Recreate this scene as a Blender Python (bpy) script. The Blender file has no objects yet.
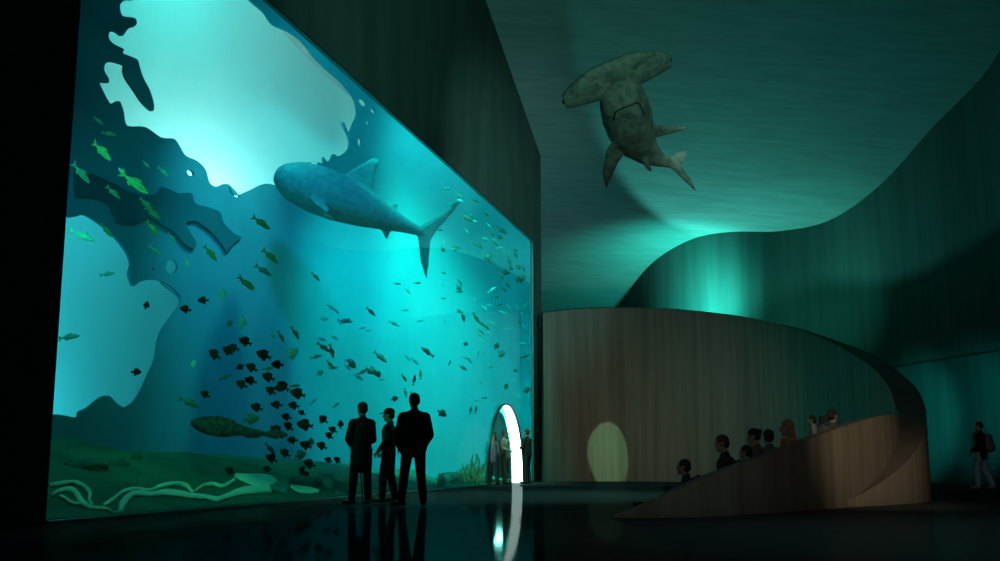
import bpy, bmesh, math, random
from mathutils import Vector, Matrix, noise
from mathutils.geometry import delaunay_2d_cdt
random.seed(7)
PI = math.pi
scene = bpy.context.scene
COL = scene.collection

# ------------------------------------------------------------------ camera
F = 1081.0
TH = math.atan(180.5 / F)
CAM = Vector((0, 0, 0.73))
FWD = Vector((0, math.cos(TH), math.sin(TH)))
RGT = Vector((1, 0, 0))
UPV = Vector((0, -math.sin(TH), math.cos(TH)))
cd = bpy.data.cameras.new('camera')
cam = bpy.data.objects.new('camera', cd)
COL.objects.link(cam)
cam.location = CAM
cam.rotation_euler = (PI / 2 + TH, 0, 0)
cd.sensor_width = 36.0
cd.lens = F * 36.0 / 1000.0
cd.clip_end = 300
scene.camera = cam

def ray(px, py):
    return (FWD * F + RGT * (px - 500.0) + UPV * (280.5 - py)).normalized()
def at_z(px, py, z=0.0):
    d = ray(px, py); return CAM + d * ((z - CAM.z) / d.z)
def at_Y(px, py, Y):
    d = ray(px, py); return CAM + d * (Y / d.y)

# glass plane: u runs along it (away from the camera), n into the tank
AL = math.atan(275.0 / (F / math.cos(TH)))
U = Vector((math.sin(AL), math.cos(AL), 0))
N = Vector((-math.cos(AL), math.sin(AL), 0))
CP = N.dot(at_z(47, 523.5) - CAM)           # camera's distance from the glass
def W(u, n, z):
    v = U * u + N * (CP + n); return Vector((v.x, v.y, z))
def at_n(px, py, n):
    d = ray(px, py); return CAM + d * ((CP + n) / d.dot(N))
def un(p):
    return Vector((p.x, p.y, 0)).dot(U), Vector((p.x, p.y, 0)).dot(N) - CP
def ceil_z(x, y):
    return 25.5 - 0.32 * y - 0.10 * x
U0 = un(at_n(41, 524.1, 0))[0]
U1 = un(at_n(533, 482, 0))[0]
UE = un(at_n(541, 482, 0))[0]
GT = 8.75

# ------------------------------------------------------------------ helpers
def tag(o, label=None, cat=None, group=None, kind=None):
    if label: o['label'] = label
    if cat: o['category'] = cat
    if group: o['group'] = group
    if kind: o['kind'] = kind
    return o
def link(name, me, mat=None, parent=None, smooth=True):
    o = bpy.data.objects.new(name, me)
    COL.objects.link(o)
    if mat and not me.materials: me.materials.append(mat)
    if smooth:
        me.polygons.foreach_set('use_smooth', [True] * len(me.polygons))
    if parent: o.parent = parent
    return o
def pydata(name, vs, fs, mat=None, parent=None, smooth=True):
    me = bpy.data.meshes.new(name)
    me.from_pydata([tuple(v) for v in vs], [], fs); me.update()
    return link(name, me, mat, parent, smooth)
def frombm(name, bm, mat=None, parent=None, smooth=True):
    bmesh.ops.recalc_face_normals(bm, faces=bm.faces)
    me = bpy.data.meshes.new(name); bm.to_mesh(me); bm.free()
    return link(name, me, mat, parent, smooth)
def cat_rom(pts, k=8, closed=False):
    P = [Vector(p) for p in pts]; out = []; m = len(P)
    rng = m if closed else m - 1
    for i in range(rng):
        if closed: a, b, c, d = P[i - 1], P[i], P[(i + 1) % m], P[(i + 2) % m]
        else: a, b, c, d = P[max(i - 1, 0)], P[i], P[i + 1], P[min(i + 2, m - 1)]
        for j in range(k):
            t = j / k
            out.append(0.5 * ((2 * b) + (c - a) * t + (2 * a - 5 * b + 4 * c - d) * t * t + (3 * b - a - 3 * c + d) * t ** 3))
    if not closed: out.append(P[-1])
    return out
def inpoly(x, y, poly):
    r = False; j = len(poly) - 1
    for i in range(len(poly)):
        xi, yi = poly[i][0], poly[i][1]; xj, yj = poly[j][0], poly[j][1]
        if (yi > y) != (yj > y) and x < (xj - xi) * (y - yi) / (yj - yi) + xi: r = not r
        j = i
    return r
def sheet(outer, holes, step=None):
    """2-D sheet (outer polygon, holes) as vertices and triangles."""
    vs = []; es = []
    for poly in [outer] + holes:
        b = len(vs); vs += [Vector((p[0], p[1])) for p in poly]
        es += [(b + i, b + (i + 1) % len(poly)) for i in range(len(poly))]
    if step:
        xs = [p[0] for p in outer]; ys = [p[1] for p in outer]
        x = min(xs) + step / 2
        while x < max(xs):
            y = min(ys) + step / 2
            while y < max(ys):
                if inpoly(x, y, outer) and not any(inpoly(x, y, h) for h in holes): vs.append(Vector((x, y)))
                y += step
            x += step
    r = delaunay_2d_cdt(vs, es, [], 0, 1e-5)
    V, Fc = r[0], r[2]
    out = []
    for f in Fc:
        cx = sum(V[i].x for i in f) / 3; cy = sum(V[i].y for i in f) / 3
        if inpoly(cx, cy, outer) and not any(inpoly(cx, cy, h) for h in holes): out.append(list(f))
    return V, out
def thick(o, t, offset=-1.0):
    m = o.modifiers.new('thickness', 'SOLIDIFY'); m.thickness = t; m.offset = offset; m.use_even_offset = False
    return o
def lamp(name, kind, loc, energy, color=(1, 1, 1), target=None, **kw):
    l = bpy.data.lights.new(name, kind); l.energy = energy; l.color = color
    for k, v in kw.items(): setattr(l, k, v)
    o = bpy.data.objects.new(name, l); COL.objects.link(o); o.location = loc
    if target is not None:
        o.rotation_euler = (Vector(target) - Vector(loc)).to_track_quat('-Z', 'Y').to_euler()
    return o

# ------------------------------------------------------------------ materials
def nmat(name):
    m = bpy.data.materials.new(name); m.use_nodes = True
    nt = m.node_tree; nt.nodes.clear()
    out = nt.nodes.new('ShaderNodeOutputMaterial')
    return m, nt, out
def mapped_noise(nt, scale, detail=4, stretch=(1, 1, 1), coord='Object', rough=0.55, dist=0.0):
    tc = nt.nodes.new('ShaderNodeTexCoord'); mp = nt.nodes.new('ShaderNodeMapping')
    mp.inputs['Scale'].default_value = stretch
    nz = nt.nodes.new('ShaderNodeTexNoise'); nz.inputs['Scale'].default_value = scale
    nz.inputs['Detail'].default_value = detail; nz.inputs['Roughness'].default_value = rough
    nz.inputs['Distortion'].default_value = dist
    nt.links.new(tc.outputs[coord], mp.inputs['Vector']); nt.links.new(mp.outputs['Vector'], nz.inputs['Vector'])
    return nz
def mat(name, col, rough=0.6, col2=None, scale=6.0, stretch=(1, 1, 1), bump=0.0, spec=0.5, detail=5, lo=0.35, hi=0.65, metal=0.0, dist=0.0, bscale=None):
    m, nt, out = nmat(name)
    b = nt.nodes.new('ShaderNodeBsdfPrincipled')
    b.inputs['Base Color'].default_value = (*col, 1); b.inputs['Roughness'].default_value = rough
    b.inputs['Specular IOR Level'].default_value = spec; b.inputs['Metallic'].default_value = metal
    nt.links.new(b.outputs[0], out.inputs['Surface'])
    nz = mapped_noise(nt, scale, detail, stretch, dist=dist)
    if col2 is None: col2 = tuple(c * 0.8 for c in col)
    cr = nt.nodes.new('ShaderNodeValToRGB')
    cr.color_ramp.elements[0].position = lo; cr.color_ramp.elements[0].color = (*col, 1)
    cr.color_ramp.elements[1].position = hi; cr.color_ramp.elements[1].color = (*col2, 1)
    nt.links.new(nz.outputs['Fac'], cr.inputs['Fac']); nt.links.new(cr.outputs['Color'], b.inputs['Base Color'])
    if bump:
        bp = nt.nodes.new('ShaderNodeBump'); bp.inputs['Strength'].default_value = bump; bp.inputs['Distance'].default_value = 0.03
        n2 = nz if bscale is None else mapped_noise(nt, bscale, detail, stretch)
        nt.links.new(n2.outputs['Fac'], bp.inputs['Height']); nt.links.new(bp.outputs['Normal'], b.inputs['Normal'])
    return m
def emit(name, col, s):
    m, nt, out = nmat(name)
    e = nt.nodes.new('ShaderNodeEmission'); e.inputs['Color'].default_value = (*col, 1); e.inputs['Strength'].default_value = s
    nt.links.new(e.outputs[0], out.inputs['Surface']); return m
# ------------------------------------------------------------------ setting materials
M_wall = mat('dark concrete', (0.085, 0.095, 0.085), 0.85, (0.06, 0.07, 0.062), 1.2, (1, 1, .25), 0.15, spec=0.2)
M_ceil = mat('board marked concrete ceiling', (0.42, 0.44, 0.42), 0.9, (0.34, 0.36, 0.35), 0.9, (0.6, 4.0, 4.0), 0.25, spec=0.1)
M_right = mat('streaked plaster wall', (0.105, 0.12, 0.11), 0.9, (0.075, 0.09, 0.083), 1.1, (2.2, 2.2, 0.12), 0.2, spec=0.1)
M_drum = mat('board marked brown concrete', (0.25, 0.215, 0.165), 0.85, (0.17, 0.145, 0.11), 1.6, (2.5, 2.5, 0.10), 0.2, spec=0.15)
M_rim = mat('dark bronze rim', (0.15, 0.13, 0.105), 0.8, (0.125, 0.108, 0.087), 3.0, spec=0.1)
M_tankwall = mat('blue painted tank rock', (0.022, 0.33, 0.42), 0.95, (0.019, 0.29, 0.38), 0.5, (1, 1, 1), 0.1, spec=0.0)
M_ledge = mat('dark slate reef rock', (0.008, 0.16, 0.20), 0.95, (0.006, 0.13, 0.17), 0.8, spec=0.0)
M_shaft = mat('added white shaft lining', (0.62, 0.85, 0.84), 0.95, (0.58, 0.82, 0.81), 0.7, spec=0.0)
M_trim = mat('brushed steel channel', (0.22, 0.42, 0.38), 0.35, (0.2, 0.38, 0.35), 4.0, metal=0.6)
M_sand = mat('green algae seabed', (0.012, 0.20, 0.11), 0.95, (0.008, 0.13, 0.085), 0.9, bump=0.2, spec=0.0)
M_caustic = mat('pale caustic streak', (0.20, 0.85, 0.55), 0.95, (0.15, 0.7, 0.45), 2.0, spec=0.0)  # caustic light on the tank bed, put into a pale colour

# floor: dark polished stone with a thin wet sheen
M_floor, nt, out = nmat('dark polished stone floor')
df = nt.nodes.new('ShaderNodeBsdfDiffuse'); gl = nt.nodes.new('ShaderNodeBsdfGlossy'); mx = nt.nodes.new('ShaderNodeMixShader')
nz = mapped_noise(nt, 0.5, 4, (0.5, 2.0, 1)); cr = nt.nodes.new('ShaderNodeValToRGB')
cr.color_ramp.elements[0].color = (0.052, 0.056, 0.054, 1); cr.color_ramp.elements[1].color = (0.034, 0.038, 0.036, 1)
nt.links.new(nz.outputs['Fac'], cr.inputs['Fac']); nt.links.new(cr.outputs['Color'], df.inputs['Color'])
gl.inputs['Roughness'].default_value = 0.045; gl.inputs['Color'].default_value = (0.85, 0.9, 0.9, 1)
mx.inputs['Fac'].default_value = 0.048
n2 = mapped_noise(nt, 3.0, 3, (1.0, 0.35, 1)); bp = nt.nodes.new('ShaderNodeBump'); bp.inputs['Strength'].default_value = 0.012; bp.inputs['Distance'].default_value = 0.05
nt.links.new(n2.outputs['Fac'], bp.inputs['Height']); nt.links.new(bp.outputs['Normal'], gl.inputs['Normal'])
nt.links.new(df.outputs[0], mx.inputs[1]); nt.links.new(gl.outputs[0], mx.inputs[2]); nt.links.new(mx.outputs[0], out.inputs['Surface'])

# glass: clear pane with a fresnel reflection
M_glass, nt, out = nmat('clear aquarium glass')
tr = nt.nodes.new('ShaderNodeBsdfTransparent'); tr.inputs['Color'].default_value = (0.93, 0.99, 0.98, 1)
gl = nt.nodes.new('ShaderNodeBsdfGlossy'); gl.inputs['Roughness'].default_value = 0.0
fr = nt.nodes.new('ShaderNodeFresnel'); fr.inputs['IOR'].default_value = 1.33
mx = nt.nodes.new('ShaderNodeMixShader')
nt.links.new(fr.outputs[0], mx.inputs['Fac']); nt.links.new(tr.outputs[0], mx.inputs[1]); nt.links.new(gl.outputs[0], mx.inputs[2])
nt.links.new(mx.outputs[0], out.inputs['Surface'])

# water: faint haze
M_water, nt, out = nmat('hazy tank water')
vs_ = nt.nodes.new('ShaderNodeVolumeScatter'); vs_.inputs['Color'].default_value = (0.35, 0.93, 1.0, 1)
vs_.inputs['Density'].default_value = 0.030; vs_.inputs['Anisotropy'].default_value = 0.25
nt.links.new(vs_.outputs[0], out.inputs['Volume'])

# ------------------------------------------------------------------ floor, ceiling
floor = pydata('floor', [(-16, -12, 0), (26, -12, 0), (26, 66, 0), (-16, 66, 0)], [(0, 1, 2, 3)], M_floor, smooth=False)
tag(floor, 'dark polished stone floor reflecting the lit archway', kind='structure')
vs = []
for (x, y) in ((-18, -12), (28, -12), (28, 70), (-18, 70)): vs.append((x, y, ceil_z(x, y)))
for (x, y) in ((-18, -12), (28, -12), (28, 70), (-18, 70)): vs.append((x, y, ceil_z(x, y) + .4))
ceil = pydata('ceiling', vs, [(3, 2, 1, 0), (4, 5, 6, 7), (0, 1, 5, 4), (1, 2, 6, 5), (2, 3, 7, 6), (3, 0, 4, 7)], M_ceil, smooth=False)
tag(ceil, 'sloping grey concrete ceiling lit teal by the tank', kind='structure')

# ------------------------------------------------------------------ tunnel arch outline in the glass plane (u, z)
A0 = un(at_n(487.5, 484.5, 0))[0]; A1 = un(at_n(522.5, 482.6, 0))[0]
AC, AW, AH = (A0 + A1) / 2, (A1 - A0) / 2, 2.52
def arch(w, h, k=28, p=2.0):
    pts = []
    for i in range(k + 1):
        t = PI * i / k
        c, s = math.cos(t), math.sin(t)
        pts.append((AC - w * math.copysign(abs(c) ** (2 / p), c), h * abs(s) ** (1.75 / p)))
    return pts
# wall with the tank opening
ZT = 27.0
outer = [(-14, 0), (U0, 0), (U0, GT), (U1, GT), (U1, 0), (UE, 0), (UE, ZT), (-14, ZT)]
V, Fc = sheet(outer, [])
wl = pydata('wall_left', [W(v.x, -0.06, v.y) for v in V], Fc, M_wall, smooth=False)
bm = bmesh.new(); bm.from_mesh(wl.data); bmesh.ops.recalc_face_normals(bm, faces=bm.faces)
if sum((f.normal.dot(N) for f in bm.faces)) < 0: bmesh.ops.reverse_faces(bm, faces=bm.faces)
bm.to_mesh(wl.data); bm.free()
thick(wl, 0.12, 1.0)
tag(wl, 'dark concrete wall framing the tall aquarium glass', kind='structure')
# glass pane with the arch cut out
ar = arch(AW + 0.02, AH + 0.02)
outer = [(U0, 0.0)] + [(p[0], max(p[1], 0.0)) for p in ar] + [(U1, 0.0), (U1, GT), (U0, GT)]
V, Fc = sheet(outer, [])
pane = pydata('window_1', [W(v.x, 0, v.y) for v in V], Fc, M_glass, smooth=False)
tag(pane, 'tall clear aquarium glass pane with teal water behind', kind='structure')
# channels along the pane's edges
def bar(name, a, b, w, h, m, label):
    """box along a-b: w in n, h in z (or along u when a-b is upright)"""
    a = Vector(a); b = Vector(b); d = (b - a).normalized()
    s1 = N * (w / 2); s2 = d.cross(N).normalized() * (h / 2)
    vs = [p + i * s1 + j * s2 for p in (a, b) for (i, j) in ((-1, -1), (1, -1), (1, 1), (-1, 1))]
    bm = bmesh.new(); bv = [bm.verts.new(v) for v in vs]
    for f in ((0, 1, 2, 3), (4, 5, 6, 7), (0, 1, 5, 4), (1, 2, 6, 5), (2, 3, 7, 6), (3, 0, 4, 7)): bm.faces.new([bv[i] for i in f])
    bmesh.ops.recalc_face_normals(bm, faces=bm.faces)
    bmesh.ops.bevel(bm, geom=list(bm.edges), offset=0.008, segments=2, affect='EDGES')
    o = frombm(name, bm, m, smooth=False); tag(o, label, kind='structure'); return o
bar('trim_1', W(U0, -0.08, 0.02), W(A0 - .1, -0.08, 0.02), .08, .04, M_trim, 'thin steel channel along the foot of the aquarium glass')
bar('trim_2', W(U0, -0.03, GT - .03), W(U1, -0.03, GT - .03), .05, .035, M_trim, 'thin steel channel along the top of the aquarium glass')
bar('trim_3', W(U1 - .05, -0.03, 0.05), W(U1 - .05, -0.03, GT - .07), .05, .08, M_trim, 'upright steel channel at the far end of the aquarium glass')

# ------------------------------------------------------------------ tank walls
plan = cat_rom([(U0 - 3.5, -.3, 0), (U0 - 3.3, 3, 0), (U0 - 1.5, 5.6, 0), (U0 + 3, 6, 0), (16, 6, 0), (22, 6, 0), (27, 5.7, 0), (31, 4.8, 0), (34.3, 3.4, 0), (36.9, 1.75, 0), (U1 - .1, .75, 0), (U1 + .12, .35, 0), (U1 + .15, -.05, 0)], 10)
seg = [0.0]
for a, b in zip(plan, plan[1:]): seg.append(seg[-1] + (b - a).length)
def on_plan(s):
    s = max(0, min(s, seg[-1]))
    for i in range(len(seg) - 1):
        if s <= seg[i + 1]: t = (s - seg[i]) / (seg[i + 1] - seg[i]); return plan[i].lerp(plan[i + 1], t), (plan[i + 1] - plan[i]).normalized()
    return plan[-1], (plan[-1] - plan[-2]).normalized()
def hit_plan(px, py):
    d = ray(px, py); du, dn, dz = d.dot(U), d.dot(N), d.z
    best = None
    for i in range(len(plan) - 1):
        a, b = plan[i], plan[i + 1]
        ex, ey = b.x - a.x, b.y - a.y
        den = du * ey - dn * ex
        if abs(den) < 1e-9: continue
        ax, ay = a.x - 0, a.y + CP
        t = (ax * ey - ay * ex) / den
        q = (ax * dn - ay * du) / den
        if t > 0 and -1e-6 <= q <= 1 + 1e-6:
            n_at = -CP + t * dn
            if n_at > -0.31 and (best is None or t > best[0]): best = (t, seg[i] + q * (b - a).length)
    if best is None: return None
    return best[1], CAM.z + best[0] * dz, best[0]
def sz(px, py):
    h = hit_plan(px, py); return (h[0], h[1])
ZTOP = 17.5
def reg(pts, sc, ox, oy): return [(ox + x / sc, oy + y / sc) for x, y in pts]
# the opening at the top
top = reg([(470, 0), (430, 0), (405, 18), (400, 35), (410, 75), (440, 85), (475, 90), (485, 115), (470, 135), (440, 145), (420, 175), (405, 178), (380, 160), (350, 160), (345, 190), (370, 220), (420, 245), (415, 265), (450, 280), (490, 300), (500, 340), (520, 395), (550, 450), (570, 520), (568, 552), (550, 550), (510, 510), (470, 450), (430, 390), (420, 350), (417, 325), (340, 310), (322, 350), (345, 395), (340, 415), (300, 412), (310, 440), (340, 500), (360, 520), (390, 505), (405, 515), (420, 560)], 5, 40, 0)
top += reg([(245, 72), (295, 75), (340, 105), (375, 108), (390, 125), (408, 155), (440, 170), (465, 195), (475, 230), (495, 243), (525, 235), (545, 270), (560, 269)], 2.805, 40, 100)
top += reg([(80, 516), (95, 550), (150, 530), (185, 515), (225, 522), (265, 510), (285, 490), (300, 460), (310, 455), (316, 466), (330, 468), (334, 455), (345, 460), (346, 440), (356, 452), (365, 450), (375, 432), (390, 438), (415, 420), (418, 390), (400, 350), (405, 345), (418, 372), (430, 345), (440, 320), (435, 285), (420, 260), (390, 225), (350, 190), (320, 160), (290, 120), (250, 90), (205, 70), (180, 35), (140, 0)], 2.805, 200, 0)
top += [(232, -22), (130, -22), (134, -8)]
leftp = [(20, 222)] + reg([(85, 330), (120, 322), (150, 335), (190, 365), (220, 395), (245, 430), (255, 460), (250, 490), (262, 522), (285, 508), (330, 505), (370, 525), (397, 555)], 2.805, 40, 100)
leftp += reg([(262, 5), (290, 25), (305, 45), (295, 65), (260, 115), (250, 170), (235, 205), (210, 255), (185, 275), (165, 265), (150, 250), (130, 255), (105, 275), (85, 285), (80, 297), (35, 290)], 2.16, 40, 280) + [(20, 415)]
def ell(cx, cy, rx, ry, rot=0, k=16):
    return [(cx + rx * math.cos(t) * math.cos(rot) - ry * math.sin(t) * math.sin(rot), cy + rx * math.cos(t) * math.sin(rot) + ry * math.sin(t) * math.cos(rot)) for t in [2 * PI * i / k for i in range(k)]]
small = [ell(190.5, 173, 4, 2.6, .5), ell(172, 266.8, 6, 7), ell(152.8, 269, 1.4, 1.4), ell(362.5, 102.5, 4.5, 2.6, .8), ell(373, 111, 3, 1.5, .9), ell(367.5, 123, 1.3, 2.6), ell(359.5, 142, 1.8, 4)]
def smooth_poly(pts, k=3):
    return [(p.x, p.y) for p in cat_rom([(x, y, 0) for x, y in pts], k, True)]
arch_px = [(486.5, 492), (486.5, 478), (487.5, 462), (490, 440), (494, 420), (500, 407), (505, 403.5), (511, 407), (516, 416), (520.5, 434), (523, 458), (523.5, 492)]
holes_px = [smooth_poly(top), smooth_poly(leftp), smooth_poly(arch_px)] + small
holes = [[sz(*p) for p in h] for h in holes_px]
L = seg[-1]
outer = [(0, -.5), (L, -.5), (L, ZTOP), (0, ZTOP)]
V, Fc = sheet(outer, holes, 0.9)
vs = []
for v in V:
    p, d = on_plan(v.x); vs.append(W(p.x, p.y, v.y))
tw = pydata('wall_tank', vs, Fc, M_tankwall)
bm = bmesh.new(); bm.from_mesh(tw.data)
bmesh.ops.recalc_face_normals(bm, faces=bm.faces)
ctr = W(20, 2, 5)
if sum(f.normal.dot(ctr - f.calc_center_median()) for f in bm.faces) < 0: bmesh.ops.reverse_faces(bm, faces=bm.faces)
bm.to_mesh(tw.data); bm.free()
thick(tw, 0.06, -1.0); tw.data.materials.append(M_ledge); tw.modifiers[0].material_offset_rim = 1; es_ = tw.modifiers.new('edges', 'EDGE_SPLIT'); es_.split_angle = .7  # rim coloured dark to cancel the shaft light on its edge
tag(tw, 'blue rock wall of the tank with ragged bright openings', kind='structure')

# white shafts added behind the two openings, lamp lit to make them bright
def well(name, s0, s1, z0, z1, depth, label):
    ss = [s0 + (s1 - s0) * i / 24 for i in range(25)]
    vs = []; fs = []
    for s in ss:
        p, d = on_plan(s); o = Vector((-d.y, d.x, 0))
        prof = [(.12, z0)] + [(.12 + depth * math.sin(t * PI / 2), z0 + (z1 - z0) * .3 * (1 - math.cos(t * PI / 2))) for t in (.2, .4, .6, .8, 1)] + [(.12 + depth * math.cos(t * PI / 2), z1 - (z1 - z0) * .45 * (1 - math.sin(t * PI / 2))) for t in (0, .2, .4, .6, .8)] + [(.12, z1)]
    K = len(prof)
    for s in ss:
        p, d = on_plan(s); o = Vector((-d.y, d.x, 0))
        for (off, z) in prof:
            q = p + o * off; vs.append(W(q.x, q.y, z))
    for i in range(24):
        for j in range(K - 1): fs.append((i * K + j, i * K + j + 1, i * K + K + 1 + j, i * K + K + j))
    fs.append(tuple(range(K))); fs.append(tuple(24 * K + j for j in range(K)))
    o = pydata(name, vs, fs, M_shaft); tag(o, label, kind='structure'); return o
def outw(s, off, z):
    p, d = on_plan(s); q = p + Vector((-d.y, d.x, 0)) * off; return W(q.x, q.y, z)
ts = [p[0] for p in holes[0]]; tz = [p[1] for p in holes[0]]; ls = [p[0] for p in holes[1]]; lz = [p[1] for p in holes[1]]
well('wall_added_upper_shaft', min(ts) - 1.5, max(ts) + 2.5, min(tz) - 1.6, ZTOP - .1, 3.0, 'added white shaft, lamp lit, seen through the upper opening in the tank rock')
well('wall_added_lower_shaft', min(ls) - 2.0, max(ls) + 5.0, min(lz) - 2.2, max(lz) + 1.2, 3.4, 'added white shaft, lit cyan, seen through the left opening in the tank rock')
# tank lid
lid = [W(U0 - 6, -.1, ZTOP), W(UE, -.1, ZTOP), W(UE, 11, ZTOP), W(U0 - 6, 11, ZTOP)]
o = pydata('ceiling_tank', lid, [(0, 1, 2, 3)], M_wall, smooth=False); tag(o, 'dark lid above the tank', kind='structure')

# seabed
def bed_z(u, n):
    t = max(0, min(1, n / 5.0)); t = t * t * (3 - 2 * t)
    b = 0.05 + 0.95 * t * (1.0 - .35 * max(0, min(1, (u - 18) / 12)))
    return b + (noise.noise(Vector((u * .55, n * .8, 1.3))) * .22 + noise.noise(Vector((u * 1.7, n * 2.1, 4.3))) * .07) * min(1, n * .7)
us = [U0 - 3.6 + i * .22 for i in range(int((U1 + .2 - U0 + 3.6) / .22) + 1)]
ns = [-.02 + j * .2 for j in range(33)]
vs = []; fs = []
for u in us:
    for n in ns: vs.append(W(u, n, bed_z(u, n)))
k = len(ns)
for i in range(len(us) - 1):
    for j in range(k - 1):
        if A0 - .3 < us[i] < A1 + .3 and ns[j] < 4.5: continue
        fs.append((i * k + j, i * k + j + 1, (i + 1) * k + j + 1, (i + 1) * k + j))
bed = pydata('seabed', vs, fs, M_sand); tag(bed, 'green algae covered floor of the tank', 'seabed', kind='stuff')
def at_bed(px, py):
    n = 0.05; p = at_n(px, py, n)
    for _ in range(120):
        p = at_n(px, py, n); u, _n = un(p)
        if p.z <= bed_z(u, n): break
        n += .04
    return p
# water body
x0, x1 = U0 - 3.6, U1 + .2
wb = [W(p.x, max(p.y - .02, 0.02), 0) for p in plan[2:]]
poly = [(p.x, p.y) for p in plan]
m_ = len(plan)
vs = [W(p.x, max(p.y - .01, .015), z) for z in (-.3, ZTOP - .2) for p in plan]
fs = [tuple(range(m_ - 1, -1, -1)), tuple(range(m_, 2 * m_))] + [(i, (i + 1) % m_, m_ + (i + 1) % m_, m_ + i) for i in range(m_)]
wat = pydata('tank_water', vs, fs, M_water, smooth=False)
tag(wat, 'hazy teal water filling the aquarium tank', 'water', kind='stuff')

# ------------------------------------------------------------------ tunnel portal
def vault(bm, n0, n1, w, h, t, k=28):
    # the reveal is skewed: shallow on the near side, deep on the far side
    a = arch(w, h, k); b = arch(w + t, h + t, k)
    def dep(n, p): return n if n < .2 else n * (.12 + .88 * max(0, min(1, (p[0] - AC + AW) / (2 * AW))))
    g = [[bm.verts.new(W(p[0], dep(n, p), p[1])) for p in q] for n in (n0, n1) for q in (a, b)]
    for i in range(k):
        bm.faces.new((g[0][i], g[0][i + 1], g[1][i + 1], g[1][i])); bm.faces.new((g[2][i], g[2][i + 1], g[3][i + 1], g[3][i]))
        bm.faces.new((g[0][i], g[0][i + 1], g[2][i + 1], g[2][i])); bm.faces.new((g[1][i], g[1][i + 1], g[3][i + 1], g[3][i]))
    for e in (0, k): bm.faces.new((g[0][e], g[1][e], g[3][e], g[2][e]))
tun = bpy.data.objects.new('archway', None); COL.objects.link(tun); tun.location = W(AC, 0, 0)
tag(tun, 'low arched tunnel entrance with self-glowing white lining in the far end of the glass', 'archway')
bpy.context.view_layer.update()
M_lin = emit('white glow lining', (0.72, 1.0, 0.93), 6.0)  # the tunnel wall's bright light, put into the lining as emission
M_vault = mat('dark teal acrylic vault', (0.05, 0.22, 0.20), 0.6, (0.042, 0.19, 0.175), 2.0)
M_cover = mat('teal added glow cover', (0.012, 0.22, 0.23), 0.7, (0.01, 0.19, 0.20), 2.0, spec=0.1)
M_dark = mat('dark bronze edge', (0.02, 0.03, 0.03), 0.4)
def tpart(name, bm, m):
    o = frombm(name, bm, m, smooth=False); o.parent = tun; o.matrix_parent_inverse = Matrix.Translation(-tun.location); return o
bm = bmesh.new(); vault(bm, 0.0, 0.36, AW - .02, AH - .02, .02); tpart('glow_lining', bm, M_lin)
bm = bmesh.new(); vault(bm, -0.06, 0.03, AW + .002, AH + .002, .05); tpart('edge_trim', bm, M_dark)
bm = bmesh.new(); vault(bm, 0.03, 0.37, AW + .005, AH + .005, .03); tpart('collar', bm, M_cover)  # cover added to block the lining's outward glow
bm = bmesh.new()
def obl(p, k): # the passage runs on obliquely, away from the hall
    return W(p[0] + 12.0 * k, .38 * (.12 + .88 * max(0, min(1, (p[0] - AC + AW) / (2 * AW)))) + 3.05 * k, p[1])
a = arch(AW - .01, AH - .01); b = arch(AW + .04, AH + .04)
g = [[bm.verts.new(obl(p, k)) for p in q] for k in (0, 1) for q in (a, b)]
for i in range(28):
    bm.faces.new((g[0][i], g[0][i + 1], g[2][i + 1], g[2][i])); bm.faces.new((g[1][i], g[1][i + 1], g[3][i + 1], g[3][i]))
    bm.faces.new((g[0][i], g[0][i + 1], g[1][i + 1], g[1][i]))
bm.faces.new(g[3])
tpart('vault', bm, M_vault)

# ------------------------------------------------------------------ curved drum: tall wall whose sloped rim sweeps round to the front
outer_e = [(541, 312, 39.4), (580, 308, 40.2), (617, 307, 40.4), (660, 308, 39.8), (700, 311, 38.6), (740, 316, 37.0), (780, 324, 34.6), (805, 330, 32.8), (839, 341.5, 30.0), (864.6, 351, 27.7), (888, 364, 25.4), (906, 377.5, 23.6), (918.6, 391, 22.2), (925, 407, 21.1), (926.3, 416, 20.6), (925, 428, 20.15), (919, 445, 19.6), (908, 460, 19.1), (891, 475, 18.6), (872, 487.6, 18.15), (855, 497, 17.8), (840, 503.2, 17.5)]
inner_e = [(543, 313, 38.9), (580, 309, 39.7), (617, 308, 39.9), (660, 309, 39.3), (700, 312, 38.1), (740, 317, 36.4), (776, 324.3, 34.1), (805, 331.2, 32.0), (834, 344, 29.3), (855.6, 356, 27.0), (872, 367.6, 25.0), (884, 380, 23.4), (891.6, 393, 22.1), (896, 408, 21.2), (900.5, 418, 20.75), (902.5, 425, 20.45), (899.7, 437, 20.0), (891, 458, 19.3), (876, 479, 18.6), (862, 491.5, 18.15), (850, 499, 17.8), (841, 503.0, 17.52)]
oe = cat_rom([at_Y(*p) for p in outer_e], 6); ie = cat_rom([at_Y(*p) for p in inner_e], 6)
vs = []; fs = []
for a, b in zip(oe, ie):
    az, bz = max(a.z, .01), max(b.z, .01)
    vs += [(a.x, a.y, -.02), (a.x, a.y, az), (b.x, b.y, bz), (b.x, b.y, -.02)]
for i in range(len(oe) - 1):
    for j in range(3): fs.append((4 * i + j, 4 * i + j + 1, 4 * i + 5 + j, 4 * i + 4 + j))
drum = pydata('wall_back', vs, fs, M_drum, smooth=False)
drum.data.materials.append(M_rim)
for i, p in enumerate(drum.data.polygons):
    if i % 3 == 1: p.material_index = 1
    else: p.use_smooth = True
tag(drum, 'tall curved brown concrete wall sweeping round to a dark sloping rim', kind='structure')
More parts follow.
